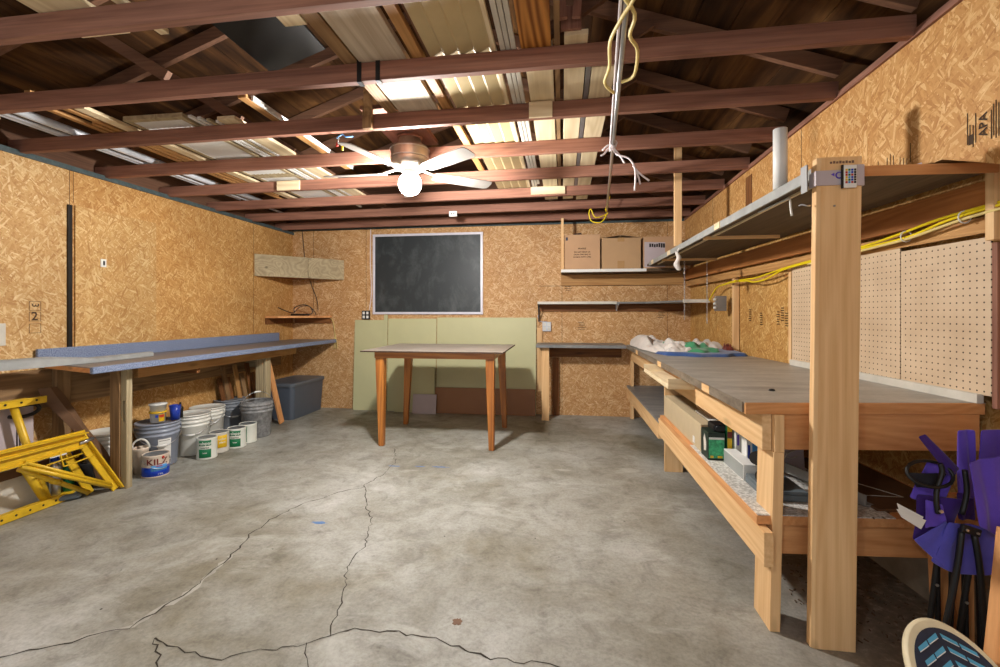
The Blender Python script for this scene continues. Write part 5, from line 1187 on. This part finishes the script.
for v in bm.verts: v.co = Vector((.885+v.co.x*.045, 3.855-.005+v.co.y*.010, ZS+.08+v.co.z*.078))
obj('bundle', bm, M['offwhite'], t)
t = thing('green_box', 'dark box with bright green panel on the lower bench shelf', 'box', (.88, 2.76, ZS))
bm = B(); bx(bm, .824, .915, 2.70, 2.83, ZS+.004, ZS+.160); obj('box_body', bm, M['boxdark'], t, .002)
bm = B(); bx(bm, .828, .911, 2.698, 2.70, ZS+.016, ZS+.128); obj('front_panel', bm, M['boxgreen'], t)
bm = B(); bx(bm, .828, .911, 2.697, 2.698, ZS+.122, ZS+.134); obj('title_strip', bm, M['white'], t)
bm = B(); prism(bm, [(.8235, 2.73, ZS+.05), (.8235, 2.77, ZS+.04), (.8235, 2.78, ZS+.11), (.8235, 2.76, ZS+.14), (.8235, 2.73, ZS+.10)], (-.001, 0, 0)); obj('side_picture', bm, M['offwhite'], t)
bm = B(); bx(bm, .836, .852, 2.696, 2.698, ZS+.018, ZS+.03); bx(bm, .875, .900, 2.696, 2.698, ZS+.018, ZS+.03); obj('badge', bm, M['canyellow'], t)
t = thing('camera_case', 'black camcorder-like gadget on top of the green box', 'gadget', (.92, 2.76, ZS+.16))
bm = B(); bx(bm, .86, .93, 2.72, 2.83, ZS+.162, ZS+.200); obj('body', bm, M['black'], t, .006)
bm = B(); tube(bm, [(.885, 2.705, ZS+.182), (.885, 2.725, ZS+.182)], .016, 14); obj('lens', bm, M['black'], t)
def tallbox(x0, x1, y0, y1, z1, base, bands, lab):
    t = thing('product_box', lab, 'box', ((x0+x1)/2, y0, ZS+.004)); bm = B(); bx(bm, x0, x1, y0, y1, ZS+.004, z1); obj('box_body', bm, M[base], t, .001)
    for (a, b, c, d, m_) in bands:
        bm = B(); w, h = x1-x0, z1-ZS-.004; bx(bm, x0+a*w, x0+b*w, y0-.0015, y0-.0002, ZS+.004+c*h, ZS+.004+d*h); obj('printed_panel', bm, M[m_], t)
tallbox(.925, .955, 2.70, 2.76, ZS+.215, 'cangreen', ((.1, .95, .78, .95, 'canyellow'), (.1, .95, .62, .78, 'kilzred'), (.1, .9, .3, .6, 'canyellow')), 'slim green and yellow box behind the silver box')
tallbox(.962, .995, 2.67, 2.74, ZS+.20, 'white', ((.2, .5, .5, .8, 'purple'), (.1, .9, .1, .3, 'red')), 'slim white box with red print between green and blue boxes')
tallbox(.966, 1.02, 2.53, 2.60, ZS+.205, 'white', ((.5, .95, .2, .98, 'lightblue'), (.5, .95, 0, .2, 'cangreen'), (.1, .3, .3, .7, 'canblue')), 'white and blue box right of the green box')
t = thing('silver_box', 'low silver and white carton on the lower bench shelf', 'box', (.94, 2.55, ZS+.004))
bm = B(); bx(bm, .895, .96, 2.385, 2.66, ZS+.005, ZS+.085); obj('box_body', bm, M['white'], t, .001)
bm = B(); bx(bm, .8935, .895, 2.39, 2.655, ZS+.010, ZS+.080); obj('side_panel', bm, M['silver'], t)
for i, (p, q, l) in enumerate((((.905, 2.27, .625), (1.0, 2.35, .595), 'black ribbed pipe fitting, upper of two above the grey case'), ((.905, 2.21, .556), (1.0, 2.27, .556), 'black ribbed pipe fitting, lower of two above the grey case'))):
    p, q = Vector(p), Vector(q); d = q-p; bm = B()
    for k, rr_ in enumerate((.030, .034, .034, .031, .036, .036, .032)):
        a = p+d*k/7; b = p+d*(k+.95)/7; tube(bm, [a, b], rr_, 18)
    tag(obj('pipe_fitting', bm, M['black']), l, 'fitting', 'black fittings')
t = thing('grey_case', 'flat grey plastic case lying on the speckled laminate', 'case', (1.0, 2.3, ZS+.004))
bm = B(); bx(bm, .90, 1.08, 2.15, 2.375, ZS+.005, ZS+.034); bx(bm, .96, 1.115, 2.125, 2.36, ZS+.0365, ZS+.050) if False else None; obj('case_base', bm, M['greybox'], t, .003)
bm = B(); bx(bm, .902, 1.078, 2.152, 2.373, ZS+.0345, ZS+.048); obj('case_lid', bm, M['greybox'], t, .003)
bm = B(); prism(bm, [(1.10, 2.55, ZS+.005), (1.26, 2.55, ZS+.005), (1.26, 2.58, ZS+.23), (1.10, 2.58, ZS+.23)], (0, .006, 0)); t = tag(obj('picture_sheet', bm, M['lilac']), 'pale sheet with a faint plant drawing leaning inside the shelf', 'sheet')
bm = B(); tube(bm, smooth_path([(1.15, 2.545, ZS+.06), (1.17, 2.545, ZS+.10), (1.21, 2.55, ZS+.12)], 4), .003, 5); tube(bm, smooth_path([(1.17, 2.545, ZS+.10), (1.15, 2.548, ZS+.12), (1.13, 2.55, ZS+.115)], 4), .003, 5); tube(bm, smooth_path([(1.16, 2.545, ZS+.09), (1.19, 2.545, ZS+.08), (1.22, 2.547, ZS+.09)], 4), .003, 5); bmesh.ops.translate(bm, verts=bm.verts, vec=(0, 0, 0)); obj('drawing', bm, M['offwhite'], t)
bm = B(); beam(bm, (.93, 2.42, ZS+.045), (1.34, 2.16, ZS+.045), .012, .060); beam(bm, (.93, 2.435, ZS+.012), (1.34, 2.175, ZS+.012), .05, .008); tag(obj('grey_trim_piece', bm, M['greytrim'], None, .001), 'length of grey plastic trim lying across the lower shelf', 'trim') if False else bm.free()
bm = B(); beam(bm, (1.14, 2.50, ZS+.045), (1.30, 2.14, ZS+.030), .008, .05); beam(bm, (1.16, 2.50, ZS+.022), (1.32, 2.14, ZS+.010), .04, .006); tag(obj('grey_trim_piece', bm, M['greytrim'], None, .001), 'length of grey plastic trim lying across the lower shelf', 'trim')
t = thing('flat_carton', 'flat brown cardboard sheet with a printed triangle on the lower shelf', 'cardboard', (1.45, 2.5, ZS))
bm = B(); prism(bm, [(1.32, 2.10, ZS+.001), (1.66, 2.14, ZS+.001), (1.62, 2.75, ZS+.001), (1.30, 2.80, ZS+.001)], (0, 0, .012)); obj('sheet', bm, M['brownsheet'], t)
bm = B()
tri = [Vector((1.35, 2.25, ZS+.0135)), Vector((1.52, 2.25, ZS+.0135)), Vector((1.36, 2.5, ZS+.0135))]
for i in range(3): tube(bm, [tri[i], tri[(i+1) % 3]], .002, 4)
obj('triangle_print', bm, M['offwhite'], t)
bm = B(); bx(bm, 1.09, 1.42, 2.9, 3.5, ZS, ZS+.10); tag(obj('dark_carton', bm, M['brownsheet'], None, .004), 'dark brown carton deep on the lower shelf behind the long carton', 'box')
# debris on the floor below
for i, (x, y, r_, m_, l, c_) in enumerate(((1.235, 2.23, .016, 'red', 'red plastic bottle cap on the dirty floor below the bench', 'bottle cap'), (1.40, 2.02, .014, 'canyellow', 'small yellow scrap on the dirty floor near the chairs', 'scrap'))):
    bm = B(); 
    if i == 0: lathe(bm, [(0, 0), (r_, 0), (r_, .008), (0, .009)], (x, y, .001), 14)
    else: bmesh.ops.create_icosphere(bm, subdivisions=1, radius=r_*.7); bmesh.ops.translate(bm, verts=bm.verts, vec=(x, y, .010))
    tag(obj('bottle_cap' if i == 0 else 'yellow_scrap', bm, M[m_]), l, c_)
bm = B()
for _ in range(420):
    x, y = R.uniform(1.05, 1.66), R.uniform(1.95, 3.4); s = R.uniform(.002, .009); a = R.uniform(0, PI)
    beam(bm, (x-s*math.cos(a), y-s*math.sin(a), .002), (x+s*math.cos(a), y+s*math.sin(a), .003), s*.7, .003)
o = tag(obj('wood_chips', bm, M['dirt']), 'scattered wood chips and dirt on the floor under the workbench', 'debris'); o['kind'] = 'stuff'
bm = B()
for _ in range(300):
    x, y = R.uniform(.9, 1.6), R.uniform(2.02, 3.6); s = R.uniform(.002, .008); a = R.uniform(0, PI)
    if x > 1.1 : beam(bm, (x-s*math.cos(a), y-s*math.sin(a), ZS+.003), (x+s*math.cos(a), y+s*math.sin(a), ZS+.004), s*.7, .003)
o = tag(obj('sawdust', bm, M['dirt']), 'brown shavings scattered on the lower bench shelf', 'debris'); o['kind'] = 'stuff'

# ------------------------------------------------------------------ folded camp chairs, board, plank (bottom right)
def panel(name, pts, mat, parent, ny=10, nz=10, amp=.012, seed=0, th=.004, sag=0):
    """fabric patch spanning four corners (bl, br, tr, tl) with folds"""
    bl, br, tr_, tl = [Vector(p) for p in pts]; bm = B(); g = {}
    n1 = (br-bl).cross(tl-bl).normalized()
    for i in range(ny+1):
        for j in range(nz+1):
            u, v = i/ny, j/nz; p = bl.lerp(br, u).lerp(tl.lerp(tr_, u), v)
            f = noise.noise(Vector((u*3.2+seed, v*1.6, seed)))*amp*1.6+math.sin(u*9+seed+v*1.5)*amp*.45
            p = p+n1*f+Vector((0, 0, -1))*sag*4*u*(1-u)*(1-v)
            g[i, j] = bm.verts.new(p)
    for i in range(ny):
        for j in range(nz):
            f_ = bm.faces.new((g[i, j], g[i+1, j], g[i+1, j+1], g[i, j+1])); f_.smooth = True
    o = obj(name, bm, M[mat], parent); s = o.modifiers.new('solid', 'SOLIDIFY'); s.thickness = th; s.offset = 0
    s2 = o.modifiers.new('subd', 'SUBSURF'); s2.levels = 1; s2.render_levels = 1
    return o
ch = thing('camp_chair', 'folded purple camp chair with black tube legs, leaning by the bench end', 'chair', (1.36, 1.79, 0))
panel('armrest_strap', [(1.345, 1.78, .735), (1.385, 1.785, .762), (1.270, 1.775, .884), (1.246, 1.775, .873)], 'purple_dark', ch, 4, 12, .004, 2, .006)
panel('side_panel', [(1.240, 1.81, .645), (1.339, 1.80, .605), (1.392, 1.80, .758), (1.300, 1.80, .785)], 'purple', ch, 10, 10, .012, 3)
bm = B(); tube(bm, [(1.280+.072*math.cos(a), 1.772+.02*math.sin(a), .745+.040*math.sin(a)) for a in [q*PI/9 for q in range(18)]], .006, 8, closed=True)
obj('cup_holder_ring', bm, M['black'], ch)
panel('cup_holder_mesh', [(1.245, 1.785, .690), (1.315, 1.785, .690), (1.345, 1.785, .745), (1.216, 1.785, .742)], 'blackcloth', ch, 6, 6, .006, 8)
panel('storage_pocket', [(1.218, 1.765, .514), (1.328, 1.765, .494), (1.399, 1.79, .657), (1.261, 1.79, .663)], 'purple_dark', ch, 10, 10, .012, 9)
panel('storage_pocket', [(1.250, 1.755, .560), (1.322, 1.755, .575), (1.318, 1.77, .640), (1.270, 1.77, .655)], 'purple', ch, 8, 8, .008, 15)
panel('seat_pouch', [(1.262, 1.745, .452), (1.475, 1.755, .425), (1.475, 1.765, .570), (1.318, 1.750, .591)], 'purple2', ch, 14, 12, .016, 12, sag=.03)
panel('seat_pouch', [(1.210, 1.750, .522), (1.300, 1.735, .430), (1.345, 1.745, .546), (1.315, 1.750, .592)], 'purple2', ch, 10, 10, .008, 14)
panel('back_panel', [(1.425, 1.84, .640), (1.475, 1.84, .640), (1.475, 1.84, .890), (1.415, 1.84, .888)], 'purple', ch, 6, 10, .010, 17)
panel('back_panel', [(1.425, 1.845, .560), (1.476, 1.845, .560), (1.476, 1.845, .660), (1.418, 1.845, .660)], 'purple_dark', ch, 6, 6, .010, 18)
panel('front_panel', [(1.373, 1.70, .600), (1.470, 1.71, .548), (1.470, 1.72, .838), (1.350, 1.71, .808)], 'purple', ch, 12, 10, .008, 19)
def ctube(pts, nm='frame_tube', r_=.0095, m_='black'):
    bm = B(); tube(bm, smooth_path(pts, 4), r_, 10); return obj(nm, bm, M[m_], ch)
ctube([(1.343, 1.725, .577), (1.322, 1.72, .429), (1.288, 1.73, .185), (1.270, 1.74, .02)]); ctube([(1.375, 1.72, .568), (1.390, 1.715, .437), (1.417, 1.73, .202), (1.435, 1.735, .02)])
bm = B(); beam(bm, (1.330, 1.712, .588), (1.386, 1.712, .572), .014, .026); obj('hub', bm, M['black'], ch, .003)
bm = B()
for x, z in ((1.342, .584), (1.374, .575)): tube(bm, [(x, 1.706, z), (x, 1.700, z)], .004, 8)
obj('rivet', bm, M['steel'], ch)
FT = [(1.270, 1.74), (1.435, 1.735)]
for p_ in ([(1.363, 1.85, .43), (1.337, 1.85, .184), (1.317, 1.85, .02)], [(1.370, 1.865, .43), (1.373, 1.865, .188), (1.379, 1.865, .02)], [(1.405, 1.84, .43), (1.395, 1.84, .190), (1.386, 1.84, .02)], [(1.460, 1.865, .43), (1.463, 1.865, .198), (1.466, 1.865, .02)], [(1.462, 1.84, .43), (1.430, 1.84, .20), (1.412, 1.84, .02)]):
    ctube(p_); FT.append(p_[-1][:2])
ctube([(1.307, 1.765, .785), (1.311, 1.762, .756), (1.294, 1.760, .699), (1.288, 1.755, .656), (1.291, 1.752, .615)], r_=.008); ctube([(1.363, 1.74, .774), (1.368, 1.738, .699), (1.353, 1.738, .623)], r_=.008)
bm = B(); tube(bm, [(1.291, 1.742, .628), (1.291, 1.736, .628)], .006, 8); tube(bm, [(1.352, 1.842, .32), (1.352, 1.836, .32)], .005, 8); tube(bm, [(1.440, 1.832, .27), (1.440, 1.826, .27)], .005, 8); obj('rivet', bm, M['steel'], ch)
for (x, y) in FT:
    bm = B(); tube(bm, [(x, y, .001), (x, y, .03)], .013, 10); obj('foot', bm, M['black'], ch)
bm = B(); prism(bm, [(1.150, 1.735, .630), (1.166, 1.735, .602), (1.230, 1.740, .562), (1.246, 1.740, .594)], (0, .002, 0)); prism(bm, [(1.156, 1.741, .648), (1.166, 1.741, .610), (1.230, 1.744, .575), (1.240, 1.744, .604)], (0, .002, 0)); tag(obj('paper_slip', bm, M['white']), 'white paper slip sticking out of the purple chair pocket', 'paper')
ch = thing('camp_chair', 'second folded purple camp chair at the right edge of the photo', 'chair', (1.58, 1.8, 0))
panel('back_panel', [(1.482, 1.84, .600), (1.64, 1.85, .60), (1.64, 1.85, .895), (1.482, 1.84, .892)], 'purple', ch, 10, 10, .012, 25)
panel('front_panel', [(1.478, 1.72, .76), (1.60, 1.74, .74), (1.60, 1.74, .925), (1.478, 1.72, .905)], 'purple', ch, 10, 10, .010, 26)
panel('seat_pouch', [(1.482, 1.76, .425), (1.64, 1.78, .42), (1.64, 1.79, .58), (1.482, 1.77, .57)], 'purple2', ch, 10, 10, .012, 27, sag=.02)
for p_ in ([(1.500, 1.86, .45), (1.506, 1.86, .2), (1.512, 1.86, .02)], [(1.549, 1.85, .45), (1.543, 1.85, .203), (1.536, 1.85, .02)], [(1.60, 1.85, .45), (1.58, 1.85, .25), (1.565, 1.85, .02)], [(1.62, 1.86, .88), (1.62, 1.86, .5), (1.62, 1.86, .02)]):
    ctube(p_); bm = B(); tube(bm, [(p_[-1][0], p_[-1][1], .001), (p_[-1][0], p_[-1][1], .03)], .013, 10); obj('foot', bm, M['black'], ch)
# lumber behind the chairs
bm = B(); beam(bm, (1.50, 1.925, .005), (1.505, 1.94, .62), .060, .034, (0, 1, 0)); tag(obj('leaning_plank', bm, M['fir_z'], None, .002), 'orange plank standing behind the camp chair legs, right one', 'board')
bm = B(); beam(bm, (1.432, 1.925, .005), (1.420, 1.94, .55), .045, .034, (0, 1, 0)); tag(obj('leaning_plank', bm, M['fir_z'], None, .002), 'narrow orange plank behind the camp chair legs, left one', 'board')
bm = B(); beam(bm, (1.350, 1.62, .005), (1.415, 1.63, .62), .050, .060, (0, 1, 0)); tag(obj('leaning_plank', bm, M['fir_z'], None, .002), 'orange plank leaning at the lower right edge of the photo', 'board')
# patterned board lying against the chair feet
bd = thing('skim_board', 'oval board with cream rim and blue-black chevron graphic, bottom right corner', 'board', (1.28, 1.5, 0))
cx_, cy_, cz_ = 1.20, 1.505, .150; A_, B_ = .145, .225
U_ = Vector((1, .0, 0)); V_ = Vector((0, .78, .60)).normalized(); N_ = U_.cross(V_)
def oval(k, off, n=56): return [Vector((cx_, cy_, cz_))+U_*A_*k*math.cos(2*PI*i/n)+V_*B_*k*math.sin(2*PI*i/n)+N_*off for i in range(n)]
bm = B(); prev = None
for k, off in ((.93, -.012), (1.0, .0), (1.0, .012), (.95, .022)):
    cur = [bm.verts.new(p) for p in oval(k, off)]
    if prev:
        for i in range(len(cur)): f_ = bm.faces.new((prev[i], prev[(i+1) % len(cur)], cur[(i+1) % len(cur)], cur[i])); f_.smooth = True
    else: bm.faces.new(cur)
    prev = cur
bm.faces.new(prev); obj('foam_core', bm, M['board_cream'], bd)
bm = B(); bm.faces.new([bm.verts.new(p) for p in oval(.86, .0232)])
def inside(u, v): return (u/A_)**2+(v/B_)**2 < .82**2
def pat(q, off, mi):
    if all(inside(*p_) for p_ in q):
        f_ = bm.faces.new([bm.verts.new(Vector((cx_, cy_, cz_))+U_*a_+V_*b_+N_*off) for a_, b_ in q]); f_.material_index = mi
for s_ in (-1, 1):
    for r_ in range(3):
        for c_ in range(12):
            u0 = s_*(.006+r_*.040); v0 = -.20+c_*.036+(.012 if r_ % 2 else 0)
            pat([(u0, v0+.004), (u0+s_*.036, v0-.016), (u0+s_*.036, v0-.004), (u0, v0+.018)], .0245, 1)
            pat([(u0, v0+.002), (u0+s_*.036, v0-.018), (u0+s_*.036, v0-.0155), (u0, v0+.0045)], .0248, 2)
obj('graphic', bm, [M['board_navy'], M['board_blue'], M['white']], bd)
